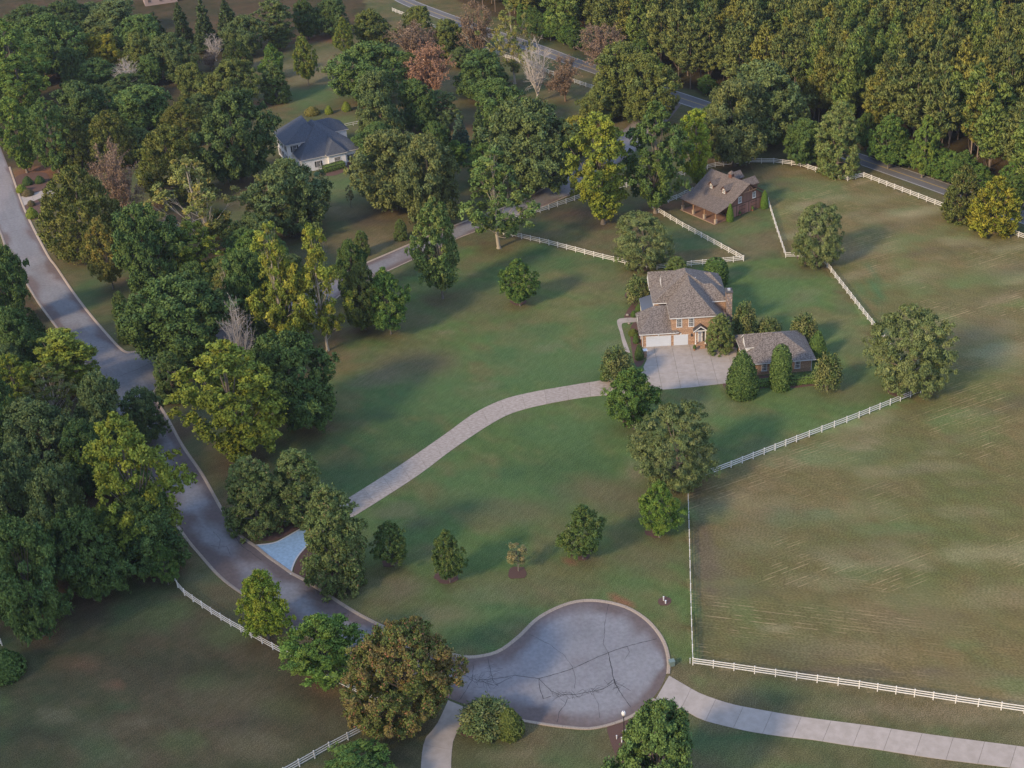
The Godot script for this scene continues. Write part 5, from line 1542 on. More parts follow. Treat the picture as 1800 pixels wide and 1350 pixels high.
	# cracks of the cul-de-sac and the streets
	for e in [[0.16, [17.2, -139.13, 13.59, -138.26, 10.29, -137.14, 4.75, -134.27, 0.64, -133.07]],
		[0.14, [0.64, -133.07, -2.5, -134.06, -5.18, -133.69, -7.46, -133.61]],
		[0.12, [-7.46, -133.61, -9.58, -134.93, -10.03, -139.01]],
		[0.08, [11.39, -147.37, 10.42, -143.19, 10.06, -140.27, 9.77, -138.91, 10.29, -137.14]],
		[0.15, [10.29, -137.14, 10.42, -134.55, 10.53, -131.27]],
		[0.13, [10.53, -131.27, 8.93, -130.26, 7.41, -129.89, 5.14, -129.61, 3.29, -129.69]],
		[0.12, [3.29, -129.69, 2.22, -130.55, 0.64, -133.07]],
		[0.13, [0.64, -133.07, 0.75, -130.91, 1.03, -129.3, 2.02, -129.62]],
		[0.12, [4.2, -128.97, 3.75, -127.77, 2.93, -126.62, 2.52, -124.85]],
		[0.13, [10.53, -131.27, 11.36, -128.53, 12.17, -126.59]],
		[0.08, [10.53, -131.27, 11.58, -130.52, 12.44, -129.58]],
		[0.09, [-6.0, -137.78, -5.75, -135.18, -5.35, -132.95, -4.76, -132.24]],
		[0.08, [-8.97, -134.64, -7.84, -133.22, -6.71, -133.31, -5.36, -132.41, -3.67, -133.32, -2.5, -134.06]],
		[0.10, [-8.03, -136.54, -8.22, -133.69, -9.9, -130.23]],
		[0.07, [-0.21, -142.0, 2.41, -139.72, 4.21, -137.46, 5.25, -134.88, 5.51, -132.34, 5.23, -130.76]],
		[0.07, [13.01, -137.98, 13.13, -136.94, 12.35, -135.45]],
		[0.06, [7.41, -129.89, 8.26, -131.08, 9.11, -130.56, 10.18, -131.52]],
		[0.06, [4.44, -130.21, 5.69, -129.02, 6.68, -130.18]],
		[0.07, [3.55, -130.3, 4.35, -128.95, 5.86, -129.22, 7.02, -129.72]],
		[0.06, [-7.3, -134.25, -5.95, -133.23, -4.41, -133.94, -2.9, -133.56]],
		[0.06, [-7.09, -133.14, -5.78, -133.87, -4.9, -132.69]],
		[0.05, [7.46, -130.52, 7.64, -129.24, 8.08, -127.53, 8.0, -125.09]],
		[0.06, [5.54, -129.88, 6.26, -130.44, 7.07, -129.51]],
		[0.06, [9.6, -130.94, 10.45, -131.92, 10.89, -130.38, 10.11, -130.03]],
		[0.10, [-44.81, -169.61, -43.6, -167.28, -42.06, -165.66, -40.01, -163.3]],
		[0.08, [-48.6, -168.18, -47.16, -167.42, -46.03, -167.57, -45.08, -165.31]],
		[0.07, [-48.68, -171.57, -47.2, -169.46, -47.18, -166.99]],
		[0.10, [-75.13, -224.31, -72.08, -226.49, -69.49, -229.0]],
		[0.09, [-125.6, -326.42, -121.51, -327.55]],
		[0.09, [-122.27, -307.54, -118.08, -309.56]],
		[0.09, [-118.79, -299.4, -114.24, -301.26]],
		[0.09, [-103.17, -268.97, -100.31, -267.65]],
		[0.08, [-81.55, -236.58, -78.82, -237.1]],
		[0.07, [-30.13, -149.6, -28.79, -148.21, -27.48, -147.08]]]:
		crack(e[1], e[0] * 0.62, street, tar)
	# the crazed patches where several cracks meet
	for e in [[-5.35, -132.95, 2.2, 0.8], [4.41, -129.79, 2, 0.6], [7.57, -130.09, 1.3, 0.6], [10.41, -130.85, 1.2, 0.9], [-7.76, -133.97, 1, 0.8], [3.29, -129.69, 1.2, 0.6], [-5.52, -135.16, 0.6, 1.2]]:
		for i in 9:
			var a := Vector2(e[0], e[1]) + Vector2(rng.randf_range(-1, 1) * e[2], rng.randf_range(-1, 1) * e[3])
			var d := Vector2.from_angle(rng.randf() * TAU) * rng.randf_range(0.3, 1.1)
			crack([a.x - d.x, a.y - d.y, a.x + rng.randf_range(-0.2, 0.2), a.y + rng.randf_range(-0.2, 0.2), a.x + d.x, a.y + d.y], 0.035, street, tar)
	# drives of concrete slabs
	for e in [[4.2, 1, 2, [-34.08, -171.26, -30.95, -174.67, -27.38, -178.45, -19.98, -186.2, -12.12, -195.19, -7.11, -201.22, -1.94, -205.15, 3.26, -206.99, 10.27, -208.4, 17.96, -209.72, 23.02, -211.26, 26.29, -212.24], [-32.36, -168.09, -28.43, -171.31, -24.76, -174.66, -16.76, -182.93, -10.44, -190.65, -3.77, -197.72, 0.64, -200.89, 7.12, -202.87, 13.3, -203.95, 16.77, -204.04, 22.19, -204.25, 25.85, -204.91]],
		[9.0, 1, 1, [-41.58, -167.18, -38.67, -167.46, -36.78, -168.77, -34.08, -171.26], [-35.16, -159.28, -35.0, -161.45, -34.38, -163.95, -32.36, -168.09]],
		[3.6, 1, 0, [17.82, -131.78, 19.38, -130.12, 21.5, -127.99, 24.82, -125.89, 27.8, -124.66, 31.17, -123.41, 34.72, -122.24, 41.83, -120.14, 48.49, -118.02, 58.62, -115.01, 64.8, -113.2], [15.28, -127.29, 18.68, -125.4, 20.78, -123.48, 23.69, -121.99, 26.74, -120.7, 30.35, -119.56, 33.88, -118.63, 37.59, -117.4, 40.82, -116.42, 47.34, -114.29, 57.32, -111.49, 62.75, -109.8]],
		[3.6, 1, 0, [-11.4, -130.29, -12.92, -125.92, -14.34, -123.59, -14.75, -119.03, -14.51, -114.26], [-9.46, -128.94, -10.0, -124.83, -10.72, -123.22, -11.01, -118.66, -10.72, -113.9]],
		[3.0, 1, 0, [-118.79, -316.15, -115.92, -320.39, -112.47, -323.87], [-121.8, -322.27, -117.7, -324.89, -114.28, -328.07]],
		[2.0, 1, 0, [25.76, -232.41, 23.55, -232.76, 21.57, -232.11, 21.57, -226.91, 21.59, -223.0, 21.79, -218.95], [25.56, -230.76, 23.56, -230.83, 22.27, -230.32, 22.21, -225.65, 22.39, -222.43, 22.63, -218.82]]]:
		var d := Node3D.new()
		d.name = numbered("driveway")
		d.set_meta("kind", "structure")
		add_child(d)
		var m := concrete
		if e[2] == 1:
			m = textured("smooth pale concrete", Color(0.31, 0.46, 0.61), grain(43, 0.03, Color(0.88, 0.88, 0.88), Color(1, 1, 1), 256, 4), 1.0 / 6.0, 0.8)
		if e[2] == 2:
			m = textured("stamped concrete", Color(0.49, 0.42, 0.365), grain(44, 0.06, Color(0.80, 0.78, 0.76), Color(1, 1, 1), 512, 4, 4), 1.0 / 8.0, 0.85)
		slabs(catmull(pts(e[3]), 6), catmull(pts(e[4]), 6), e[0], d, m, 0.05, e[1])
		if e[2] == 1:     # the pale edging along both sides of the entrance
			for s in [3, 4]:
				var l := catmull(pts(e[s]), 6)
				var me := Mesher.new()
				for i in l.size() - 1:
					var dd := (l[i + 1] - l[i]).normalized()
					var nn := Vector2(-dd.y, dd.x) * 0.11
					me.prism(PackedVector2Array([l[i] - nn, l[i + 1] - nn, l[i + 1] + nn, l[i] + nn]), 0.0, 0.09)
				part("edging", me.done(), plain("pale edging", Color(0.5, 0.5, 0.5)), d)
	# the parking court in front of the garage doors
	var court := Node3D.new()
	court.name = "parking_court"
	court.set_meta("kind", "structure")
	add_child(court)
	var outline := pts([25.27, -221.09, 38.31, -220.19, 42.57, -217.54, 41.09, -211.71, 38.35, -205.1, 31.94, -204.63, 25.8, -204.52, 24.64, -207.51, 24.41, -213.16, 25.37, -215.79])
	var o := Vector2(25.05, -219.63)
	var ux := Vector2(cos(0.035), sin(0.035))
	var vx := Vector2(sin(0.035), -cos(0.035))
	for i in range(-1, 7):
		for j in range(-5, 2):
			var c := PackedVector2Array()
			var u0 := 2.2 + (i - 1) * 3.35
			var v0 := -2.6 + (j - 1) * 3.1 + 2.6
			for q in [[0.02, 0.02], [3.33, 0.02], [3.33, 3.08], [0.02, 3.08]]:
				c.append(o + ux * (u0 + q[0]) + vx * (v0 + q[1]))
			for piece in Geometry2D.intersect_polygons(c, outline):
				var me := Mesher.new()
				me.prism(piece, -0.05, 0.055, Color.WHITE * rng.randf_range(0.94, 1.06))
				part("concrete_slab", me.done(), concrete, court)
	# mulch beds
	var mulch := textured("mulch", Color(0.165, 0.090, 0.070), grain(45, 0.12, Color(0.6, 0.6, 0.6), Color(1, 1, 1), 256, 4), 1.0 / 2.5, 0.95)
	for e in [[23.08, -232.59, 24.04, -236.1, 25.81, -239.57, 27.62, -243.11, 29.19, -243.63, 28.16, -235.44, 25.81, -232.88],
		[23.71, -228.21, 25.28, -230.32, 25.01, -220.68, 24.77, -215.24, 23.27, -213.33, 22.93, -217.68],
		[33.97, -219.97, 34.06, -217.74, 34.79, -216.97, 35.27, -218.66, 35.12, -220.46],
		[36.95, -219.73, 36.84, -217.1, 37.49, -216.56, 39.64, -216.67, 42.16, -217.6, 43.45, -222.34, 40.7, -222.76],
		[37.65, -205.2, 38.59, -201.87, 39.98, -200.11, 41.61, -200.26, 43.2, -202.19, 46.35, -202.73, 49.7, -201.84, 53.3, -202.11, 55.16, -201.44, 56.71, -202.81, 56.49, -204.86, 51.14, -206.06, 44.16, -207.09, 40.33, -208.69],
		[24.53, -243.62, 24.48, -241.06, 25.75, -239.07, 27.58, -241.83, 29.58, -246.71, 28.45, -249.04],
		[-46.68, -175.1, -43.63, -170.8, -41.13, -168.72, -38.82, -168.0, -36.92, -169.23, -34.31, -171.74, -32.33, -174.84, -36.35, -178.48, -42.93, -179.32],
		[-34.67, -159.49, -34.47, -162.63, -33.25, -165.31, -28.0, -165.39, -24.35, -162.82, -27.54, -159.06, -30.55, -156.33, -32.47, -157.09],
		[-10.07, -124.93, -9.64, -123.9, -7.62, -123.11, -5.1, -123.05, -2.91, -123.81, -1.92, -124.8, -2.81, -126.2, -6.09, -126.94, -8.66, -127.51],
		[8.87, -123.6, 8.92, -121.24, 9.54, -118.32, 11.12, -116.76, 16.13, -117.66, 17.37, -121.36, 14.99, -125.08, 12.39, -124.64, 10.48, -123.83],
		[65.4, -198.38, 66.36, -196.5, 68.27, -196.22, 70.08, -197.31, 69.67, -199.32, 66.9, -200.12],
		[61.84, -254.34, 63.29, -250.18, 65.57, -249.78, 67.8, -251.62, 66.59, -254.08],
		[-44.85, -323.31, -41.47, -321.08, -38.32, -323.57, -34.97, -326.07, -35.42, -328.58, -39.88, -329.08],
		[-126.56, -334.41, -125.44, -339.02, -119.27, -338.61, -116.64, -330.88, -117.87, -322.27, -121.16, -323.66],
		[-119.56, -319.97, -116.42, -320.12, -112.56, -309.94, -113.63, -306.63, -116.21, -309.92]]:
		var me := Mesher.new()
		me.prism(catmull_closed(pts(e), 4), -0.03, 0.045)
		struct("mulch_bed", me.done(), mulch)
	for e in [[-20.27, -160.80, 1.4], [-11.66, -155.98, 1.8], [-1.31, -155.69, 1.5], [8.32, -159.30, 1.7], [20.11, -163.24, 1.6], [2.63, -243.36, 1.7], [19.26, -146.84, 1.0], [20.26, -194.56, 1.8], [28.82, -255.01, 2.0]]:
		var me := Mesher.new()
		var ring := PackedVector2Array()
		for i in 14:
			ring.append(Vector2(e[0], e[1]) + Vector2.from_angle(TAU * i / 14.0) * e[2] * rng.randf_range(0.85, 1.12))
		me.prism(ring, -0.03, 0.05)
		struct("mulch_bed", me.done(), mulch)

func catmull_closed(p: PackedVector2Array, per: int) -> PackedVector2Array:
	var out := PackedVector2Array()
	var n := p.size()
	for i in n:
		for k in per:
			out.append(p[i].cubic_interpolate(p[(i + 1) % n], p[(i + n - 1) % n], p[(i + 2) % n], float(k) / per))
	return out

func build_fences() -> void:
	rng.seed = 6
	var m := textured("white board", Color(0.82, 0.82, 0.82), grain(46, 0.03, Color(0.86, 0.86, 0.85), Color(1, 1, 1), 256, 3), 1.0 / 3.0, 0.5)
	var pm := Mesher.new()
	pm.box(Vector3(-0.065, -0.1, -0.065), Vector3(0.065, 1.3, 0.065))
	pm.box(Vector3(-0.08, 1.3, -0.08), Vector3(0.08, 1.325, 0.08))
	for e in [[Vector3(-0.08, 1.325, 0.08), Vector3(0.08, 1.325, 0.08)], [Vector3(0.08, 1.325, 0.08), Vector3(0.08, 1.325, -0.08)], [Vector3(0.08, 1.325, -0.08), Vector3(-0.08, 1.325, -0.08)], [Vector3(-0.08, 1.325, -0.08), Vector3(-0.08, 1.325, 0.08)]]:
		pm.tri(e[0], Vector3(0, 1.39, 0), e[1])
	post_mesh = pm.done()
	rail_mesh = box_mesh(Vector3(-0.5, -0.07, -0.02), Vector3(0.5, 0.07, 0.02))
	for e in FENCES:
		fence(e[1], e[0], m)

func build_brick_house() -> void:
	rng.seed = 7
	var brick := textured("orange brick", Color(0.60, 0.425, 0.305), brick_picture(Color(0.85, 0.84, 0.8), Color(0.62, 0.56, 0.55), Color(1, 0.98, 0.95)), 1.0 / 1.28, 0.85)
	var roof := textured("brown shingles", Color(0.275, 0.244, 0.222), shingle_picture(Color(0.62, 0.6, 0.6), Color(1, 1, 1)), 1.0 / 2.6, 0.9, false)
	var white := plain("white trim", Color(0.70, 0.72, 0.75), 0.6)
	var stone := textured("chimney stone", Color(0.42, 0.34, 0.30), grain(47, 0.05, Color(0.55, 0.5, 0.48), Color(1, 1, 1), 256, 2), 1.0 / 2.2, 0.85)
	var dark := plain("dark metal roof", Color(0.05, 0.052, 0.06), 0.45)
	var blue := plain("blue grey metal roof", Color(0.10, 0.12, 0.16), 0.4)
	var glass := plain("window glass", Color(0.05, 0.06, 0.07), 0.08)
	var o := thing("brick_house", "two-storey orange brick house with brown hipped roofs and white garage doors", "house", Vector3(25.05, 0, -219.63), -0.035)
	wall_box(o, brick, 0.0, 5.6, 0.9, 8.6, -0.1, 3.2)
	wall_box(o, brick, 5.602, 13.7, 0.898, 8.6, -0.1, 6.2)
	wall_box(o, brick, 13.702, 16.2, 1.5, 8.6, -0.1, 4.4)
	wall_box(o, brick, 3.1, 16.0, 8.602, 17.6, -0.1, 6.2)
	wall_box(o, brick, 13.0, 16.3, 6.0, 10.8, 3.0, 6.5)
	# roofs
	hip(o, roof, white, 2.6, 16.6, 6.9, 18.2, 6.1, Vector3(9.2, 11.0, 9.6), Vector3(9.2, 11.05, 11.4))
	# front block, its right slope running lower than the left one
	var A := Vector3(9.6, 10.45, -5.4)
	var B := Vector3(9.5, 10.6, -9.6)
	roof_plane(o, roof, white, [Vector3(5.2, 6.1, -0.45), A, Vector3(14.0, 6.1, -0.45)])
	roof_plane(o, roof, white, [Vector3(5.2, 6.1, -9.6), B, A, Vector3(5.2, 6.1, -0.45)])
	roof_plane(o, roof, white, [Vector3(14.0, 6.1, -0.45), A, B, Vector3(16.7, 3.6, -9.6), Vector3(16.7, 3.6, -2.2)])
	# right wing above it
	hip(o, roof, white, 11.0, 16.75, 5.6, 11.3, 6.5, Vector3(11.0, 8.9, 8.4), Vector3(14.0, 8.9, 8.4))
	hip(o, roof, white, 12.0, 16.9, 11.5, 17.0, 6.0, Vector3(12.0, 8.4, 14.2), Vector3(14.4, 8.4, 14.2))
	# garage wing, leaning against the front block
	var ga := Vector3(2.9, 5.75, -6.6)
	roof_plane(o, roof, white, [Vector3(-0.55, 3.05, -0.35), ga, Vector3(6.2, 5.75, -6.6), Vector3(6.2, 3.05, -0.35)])
	roof_plane(o, roof, white, [Vector3(-0.55, 3.05, -9.1), ga, Vector3(-0.55, 3.05, -0.35)])
	roof_plane(o, roof, white, [Vector3(6.2, 3.05, -9.1), Vector3(6.2, 5.75, -6.6), ga, Vector3(-0.55, 3.05, -9.1)])
	roof_plane(o, roof, white, [Vector3(6.2, 3.05, -0.35), Vector3(6.35, 3.5, -0.9), Vector3(6.9, 3.05, -0.5)], "roof_return")
	# two small white gables on the left slopes
	gable_dormer(o, roof, white, white, Vector3(2.5, 5.7, -15.4), Vector3(-1, 0, 0), 4.4, 0.5, 2.3, 5.0, "dormer", 0.04)
	gable_dormer(o, roof, white, white, Vector3(4.6, 7.0, -11.4), Vector3(-1, 0, 0), 4.4, 0.4, 2.3, 4.6, "dormer", 0.04)
	gable_dormer(o, roof, white, white, Vector3(-0.45, 2.8, -4.9), Vector3(-1, 0, 0), 3.4, 0.35, 1.6, 3.4, "dormer", 0.04)
	# side porch with its blue roof
	roof_plane(o, blue, white, [Vector3(0.7, 3.0, -15.4), Vector3(3.1, 3.7, -15.4), Vector3(3.1, 3.7, -9.6), Vector3(0.7, 3.0, -9.6)], "porch_roof")
	for z in [-9.9, -12.4, -15.0]:
		var c := Mesher.new()
		c.box(Vector3(0.85, -0.05, z - 0.12), Vector3(1.1, 2.85, z + 0.12))
		part("porch_post", c.done(), white, o)
	# garage doors with their raised panels
	for e in [[0.75, 5.45], [5.95, 8.65]]:
		var paint := plain("garage door paint", Color(0.60, 0.66, 0.75), 0.5)
		var d := part("garage_door", box_mesh(Vector3(e[0], 0.02, -0.93), Vector3(e[1], 2.25, -0.87)), paint, o)
		for k in 4:
			var n := int((e[1] - e[0]) / 0.6)
			for i in n:
				var w: float = (e[1] - e[0]) / n
				part("door_panel", box_mesh(Vector3(e[0] + w * i + 0.06, 0.1 + k * 0.54, -0.868), Vector3(e[0] + w * (i + 1) - 0.06, 0.54 + k * 0.54, -0.85)), paint, d)
		part("keystone", box_mesh(Vector3((e[0] + e[1]) * 0.5 - 0.12, 2.28, -0.9), Vector3((e[0] + e[1]) * 0.5 + 0.12, 2.6, -0.80)), white, o)
	part("lintel", box_mesh(Vector3(0.6, 2.26, -0.89), Vector3(8.8, 2.29, -0.84)), white, o)
	for u in [7.0, 9.25]:
		window(o, Vector3(u, 4.0, -0.897), Vector3(1, 0, 0), 0.85, 1.6, white, glass)
	for v in [3.0, 5.6]:
		window(o, Vector3(0.0, 1.0, -v), Vector3(0, 0, 1), 0.8, 1.4, white, glass)
	for v in [10.0, 12.2, 14.6]:
		window(o, Vector3(3.098, 4.1, -v), Vector3(0, 0, 1), 0.8, 1.5, white, glass)
	for s in [0.08, 13.62]:
		part("downspout", box_mesh(Vector3(s - 0.05, 0.1, -0.89), Vector3(s + 0.05, 3.0 if s < 1.0 else 6.0, -0.80)), white, o)
	# portico, steps and front door
	part("porch_floor", box_mesh(Vector3(9.8, -0.05, -0.897), Vector3(12.0, 0.55, 0.15)), brick, o)
	for k in 3:
		part("step", box_mesh(Vector3(10.1, -0.05, 0.152 + k * 0.32), Vector3(11.7, 0.42 - k * 0.15, 0.47 + k * 0.32)), brick, o)
	for u in [9.98, 11.82]:
		var c := Mesher.new()
		c.lathe([Vector2(0.17, 0.55), Vector2(0.17, 0.68), Vector2(0.13, 0.72), Vector2(0.11, 3.1), Vector2(0.17, 3.2), Vector2(0.17, 3.3)], 12)
		part("column", c.done(), white, o, Vector3(u, 0, 0.0))
	part("porch_beam", box_mesh(Vector3(9.75, 3.3, -0.895), Vector3(12.05, 3.5, 0.2)), white, o)
	gable_end(o, dark, Vector3(9.8, 3.5, 0.12), Vector3(12.0, 3.5, 0.12), Vector3(10.9, 4.35, 0.12), Vector3(0, 0, -0.9))
	roof_plane(o, dark, white, [Vector3(9.5, 3.42, 0.4), Vector3(10.9, 4.5, 0.4), Vector3(10.9, 4.5, -0.9), Vector3(9.5, 3.42, -0.9)], "portico_roof")
	roof_plane(o, dark, white, [Vector3(10.9, 4.5, 0.4), Vector3(12.3, 3.42, 0.4), Vector3(12.3, 3.42, -0.9), Vector3(10.9, 4.5, -0.9)], "portico_roof")
	for s in [[9.5, 10.9], [12.3, 10.9]]:
		var c := Mesher.new()
		var a := Vector3(s[0], 3.36, 0.42)
		var b := Vector3(s[1], 4.44, 0.42)
		c.quad(a - Vector3(0, 0.13, 0), a + Vector3(0, 0.09, 0), b + Vector3(0, 0.09, 0), b - Vector3(0, 0.13, 0))
		part("gable_trim", c.done(), white, o)
	var door := part("front_door", box_mesh(Vector3(10.45, 0.56, -0.892), Vector3(11.35, 2.75, -0.85)), white, o)
	part("door_handle", box_mesh(Vector3(11.22, 1.5, -0.85), Vector3(11.28, 1.7, -0.80)), dark, door)
	part("side_light", box_mesh(Vector3(11.45, 0.6, -0.893), Vector3(11.75, 2.75, -0.86)), glass, o)
	part("wall_lantern", box_mesh(Vector3(9.15, 1.9, -0.89), Vector3(9.4, 2.4, -0.68)), dark, o)
	# chimney of rubble stone with a dark cap
	var ch := part("chimney", box_mesh(Vector3(16.32, -0.1, -6.4), Vector3(17.4, 8.5, -4.6)), stone, o)
	part("chimney_cap", box_mesh(Vector3(16.2, 8.5, -6.52), Vector3(17.52, 8.72, -4.48)), plain("dark cap", Color(0.08, 0.075, 0.075)), ch)
	part("flue", box_mesh(Vector3(16.6, 8.72, -5.8), Vector3(17.1, 9.0, -5.2)), plain("flue metal", Color(0.4, 0.42, 0.45), 0.4), ch)
	# rubble stones set proud of the chimney's front and side
	for k in 60:
		var y := 0.2 + (k / 4) * 0.55 + rng.randf() * 0.1
		var x := 16.36 + (k % 4) * 0.26
		if y < 8.2:
			part("stone", box_mesh(Vector3(x, y, -4.6), Vector3(x + rng.randf_range(0.16, 0.24), y + rng.randf_range(0.25, 0.45), -4.6 + rng.randf_range(0.02, 0.06))), plain("chimney stone %d" % (k % 3), [Color(0.42, 0.34, 0.3), Color(0.52, 0.46, 0.42), Color(0.25, 0.22, 0.23)][rng.randi() % 3]), ch)
	part("vent_pipe", box_mesh(Vector3(10.9, 8.6, -9.4), Vector3(11.05, 9.9, -9.25)), white, o)
	# the brick pier at the corner of the court
	var pier := thing("brick_pier", "short brick pier with a white cap at the left corner of the parking court", "pier", Vector3(25.19, 0, -216.90))
	part("pier_body", box_mesh(Vector3(-0.3, -0.05, -0.3), Vector3(0.3, 1.35, 0.3)), brick, pier)
	part("pier_cap", box_mesh(Vector3(-0.4, 1.35, -0.4), Vector3(0.4, 1.5, 0.4)), white, pier)

func build_garage() -> void:
	rng.seed = 8
	var brick: Material = mats["orange brick"]
	var roof: Material = mats["brown shingles"]
	var white: Material = mats["white trim"]
	var glass: Material = mats["window glass"]
	var o := thing("garage_building", "small detached brick garage with a brown hipped roof and white windows", "garage", Vector3(54.12, 0, -207.27), 0.01)
	wall_box(o, brick, -11.4, 0.0, 0.0, 10.0, -0.1, 2.85)
	hip(o, roof, white, -12.0, 0.6, -0.6, 10.6, 2.75, Vector3(-7.4, 5.7, 5.0), Vector3(-4.6, 5.7, 5.0))
	gable_dormer(o, roof, white, white, Vector3(-11.2, 3.0, -5.0), Vector3(-1, 0, 0), 3.6, 1.2, 1.5, 5.0)
	for u in [-8.6, -2.6]:
		window(o, Vector3(u, 0.9, 0.003), Vector3(1, 0, 0), 0.8, 1.35, white, glass)
	for v in [2.9, 7.2]:
		var d := part("garage_door", box_mesh(Vector3(-11.46, 0.02, -v - 1.3), Vector3(-11.402, 2.2, -v + 1.3)), white, o)
		for k in 4:
			for i in 4:
				part("door_panel", box_mesh(Vector3(-11.475, 0.1 + k * 0.54, -v - 1.22 + i * 0.62), Vector3(-11.462, 0.54 + k * 0.54, -v - 0.7 + i * 0.62)), white, d)
	part("downspout", box_mesh(Vector3(-0.12, 0.1, 0.002), Vector3(-0.02, 2.7, 0.09)), white, o)
	part("downspout", box_mesh(Vector3(-11.38, 0.1, 0.002), Vector3(-11.28, 2.7, 0.09)), white, o)

func build_barn() -> void:
	rng.seed = 9
	var board := textured("red brown boards", Color(0.24, 0.118, 0.09), grain(48, 0.05, Color(0.7, 0.68, 0.66), Color(1, 1, 1), 256, 3), 1.0 / 2.0, 0.85)
	var dark := plain("dark brown timber", Color(0.10, 0.055, 0.042), 0.8)
	var roof := textured("grey brown shingles", Color(0.205, 0.175, 0.158), shingle_picture(Color(0.7, 0.68, 0.68), Color(1, 1, 1)), 1.0 / 2.6, 0.9, false)
	var post := plain("tan timber", Color(0.34, 0.21, 0.13), 0.8)
	var stone := plain("pale post stone", Color(0.40, 0.33, 0.26), 0.85)
	var white: Material = mats["white trim"]
	var glass: Material = mats["window glass"]
	# axes: x along the gable end away to the right, z towards the porch's front right corner; the porch lies along -z at x 0
	var o := thing("barn", "red-brown timber barn with a grey shingled roof, dormers, cupola and open porch", "barn", Vector3(48.08, 0, -274.16), 0.5760)
	wall_box(o, board, 4.9, 13.9, 0.0, 11.2, -0.1, 3.6)
	# gable ends
	for v in [0.0, 11.2]:
		gable_end(o, board, Vector3(4.9, 3.58, -v), Vector3(13.9, 3.58, -v), Vector3(9.6, 6.9, -v), Vector3(0, 0, -0.15 if v < 1.0 else 0.15))
	# roof: steep main slopes, a flatter porch slope, a slope down the back
	var e0 := -0.75
	for s in [[Vector3(4.2, 4.0, 0), Vector3(9.6, 7.15, 0)], [Vector3(-0.35, 2.75, 0), Vector3(4.2, 4.0, 0)], [Vector3(9.6, 7.15, 0), Vector3(14.6, 3.95, 0)]]:
		var d := Vector3(0, 0, 0.8)
		var f := Vector3(0, 0, -12.0)
		roof_plane(o, roof, dark, [s[0] + d, s[1] + d, s[1] + f, s[0] + f])
	# vertical boards of the gable wall, one by one
	for i in 27:
		var u := 4.95 + i * 0.333
		var top := minf(3.95 + (u - 4.9) * 0.62, 3.75 + (13.9 - u) * 0.66)
		part("board", box_mesh(Vector3(u, 0.05, 0.002), Vector3(u + 0.31, minf(2.55, top), 0.035)), plain("board %d" % (i % 3), [Color(0.32, 0.165, 0.135), Color(0.285, 0.145, 0.12), Color(0.345, 0.18, 0.145)][i % 3]), o)
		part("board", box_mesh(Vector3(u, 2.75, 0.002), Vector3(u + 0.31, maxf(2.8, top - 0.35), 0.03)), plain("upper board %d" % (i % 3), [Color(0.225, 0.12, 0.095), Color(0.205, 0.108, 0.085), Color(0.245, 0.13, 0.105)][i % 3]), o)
	part("beam", box_mesh(Vector3(4.9, 2.56, 0.036), Vector3(13.9, 2.74, 0.10)), dark, o)
	for u in [6.3, 7.9, 10.0, 12.2]:
		part("timber_post", box_mesh(Vector3(u - 0.08, 0.05, 0.037), Vector3(u + 0.08, 2.56, 0.09)), dark, o)
	for e in [[7.0, 9.0], [10.6, 12.6]]:
		var d := part("barn_door", box_mesh(Vector3(e[0], 0.05, 0.04), Vector3(e[1], 2.35, 0.085)), plain("barn door", Color(0.25, 0.115, 0.09)), o)
		for k in 3:
			part("door_board", box_mesh(Vector3(e[0] + 0.05, 0.25 + k * 0.9, 0.087), Vector3(e[1] - 0.05, 0.42 + k * 0.9, 0.115)), dark, d)
	for u in [7.2, 11.6]:
		window(o, Vector3(u, 3.1, 0.032), Vector3(1, 0, 0), 0.75, 1.25, white, glass, null, 3, 4)
	# the open truss in the peak
	for e in [[Vector3(7.6, 5.35, 0.6), Vector3(11.7, 5.35, 0.6)], [Vector3(9.6, 5.35, 0.6), Vector3(9.6, 6.85, 0.6)], [Vector3(8.4, 5.35, 0.6), Vector3(9.4, 6.5, 0.6)], [Vector3(10.8, 5.35, 0.6), Vector3(9.8, 6.5, 0.6)], [Vector3(7.9, 4.3, 0.05), Vector3(7.9, 5.3, 0.6)], [Vector3(11.3, 4.3, 0.05), Vector3(11.3, 5.3, 0.6)]]:
		var t := Mesher.new()
		t.tube(e[0], e[1], 0.08, 0.08, 4)
		part("truss_timber", t.done(), post, o)
	# porch: floor, posts on stone piers, beam
	var porch_floor := plain("porch floor", Color(0.20, 0.115, 0.085), 0.8)
	part("porch_floor", box_mesh(Vector3(-0.3, -0.05, -11.3), Vector3(4.88, 0.12, 0.2)), porch_floor, o)
	part("porch_edge", box_mesh(Vector3(-0.5, -0.05, -11.4), Vector3(-0.302, 0.16, 0.3)), plain("porch edge", Color(0.30, 0.21, 0.16)), o)
	for k in 4:
		var z := -0.1 - k * 3.67
		var p := part("porch_post", box_mesh(Vector3(-0.02, 1.1, z - 0.12), Vector3(0.22, 2.72, z + 0.12)), post, o)
		var c := Mesher.new()
		c.box(Vector3(-0.15, 0.12, z - 0.25), Vector3(0.35, 1.0, z + 0.25))
		c.box(Vector3(-0.2, 1.0, z - 0.3), Vector3(0.4, 1.1, z + 0.3))
		part("stone_pier", c.done(), stone, p)
	part("porch_beam", box_mesh(Vector3(-0.02, 2.5, -11.3), Vector3(0.2, 2.66, 0.2)), dark, o)
	for z in [-3.0, -6.5, -9.2]:
		part("porch_door", box_mesh(Vector3(4.85, 0.13, z - 0.6), Vector3(4.898, 2.2, z + 0.6)), dark, o)
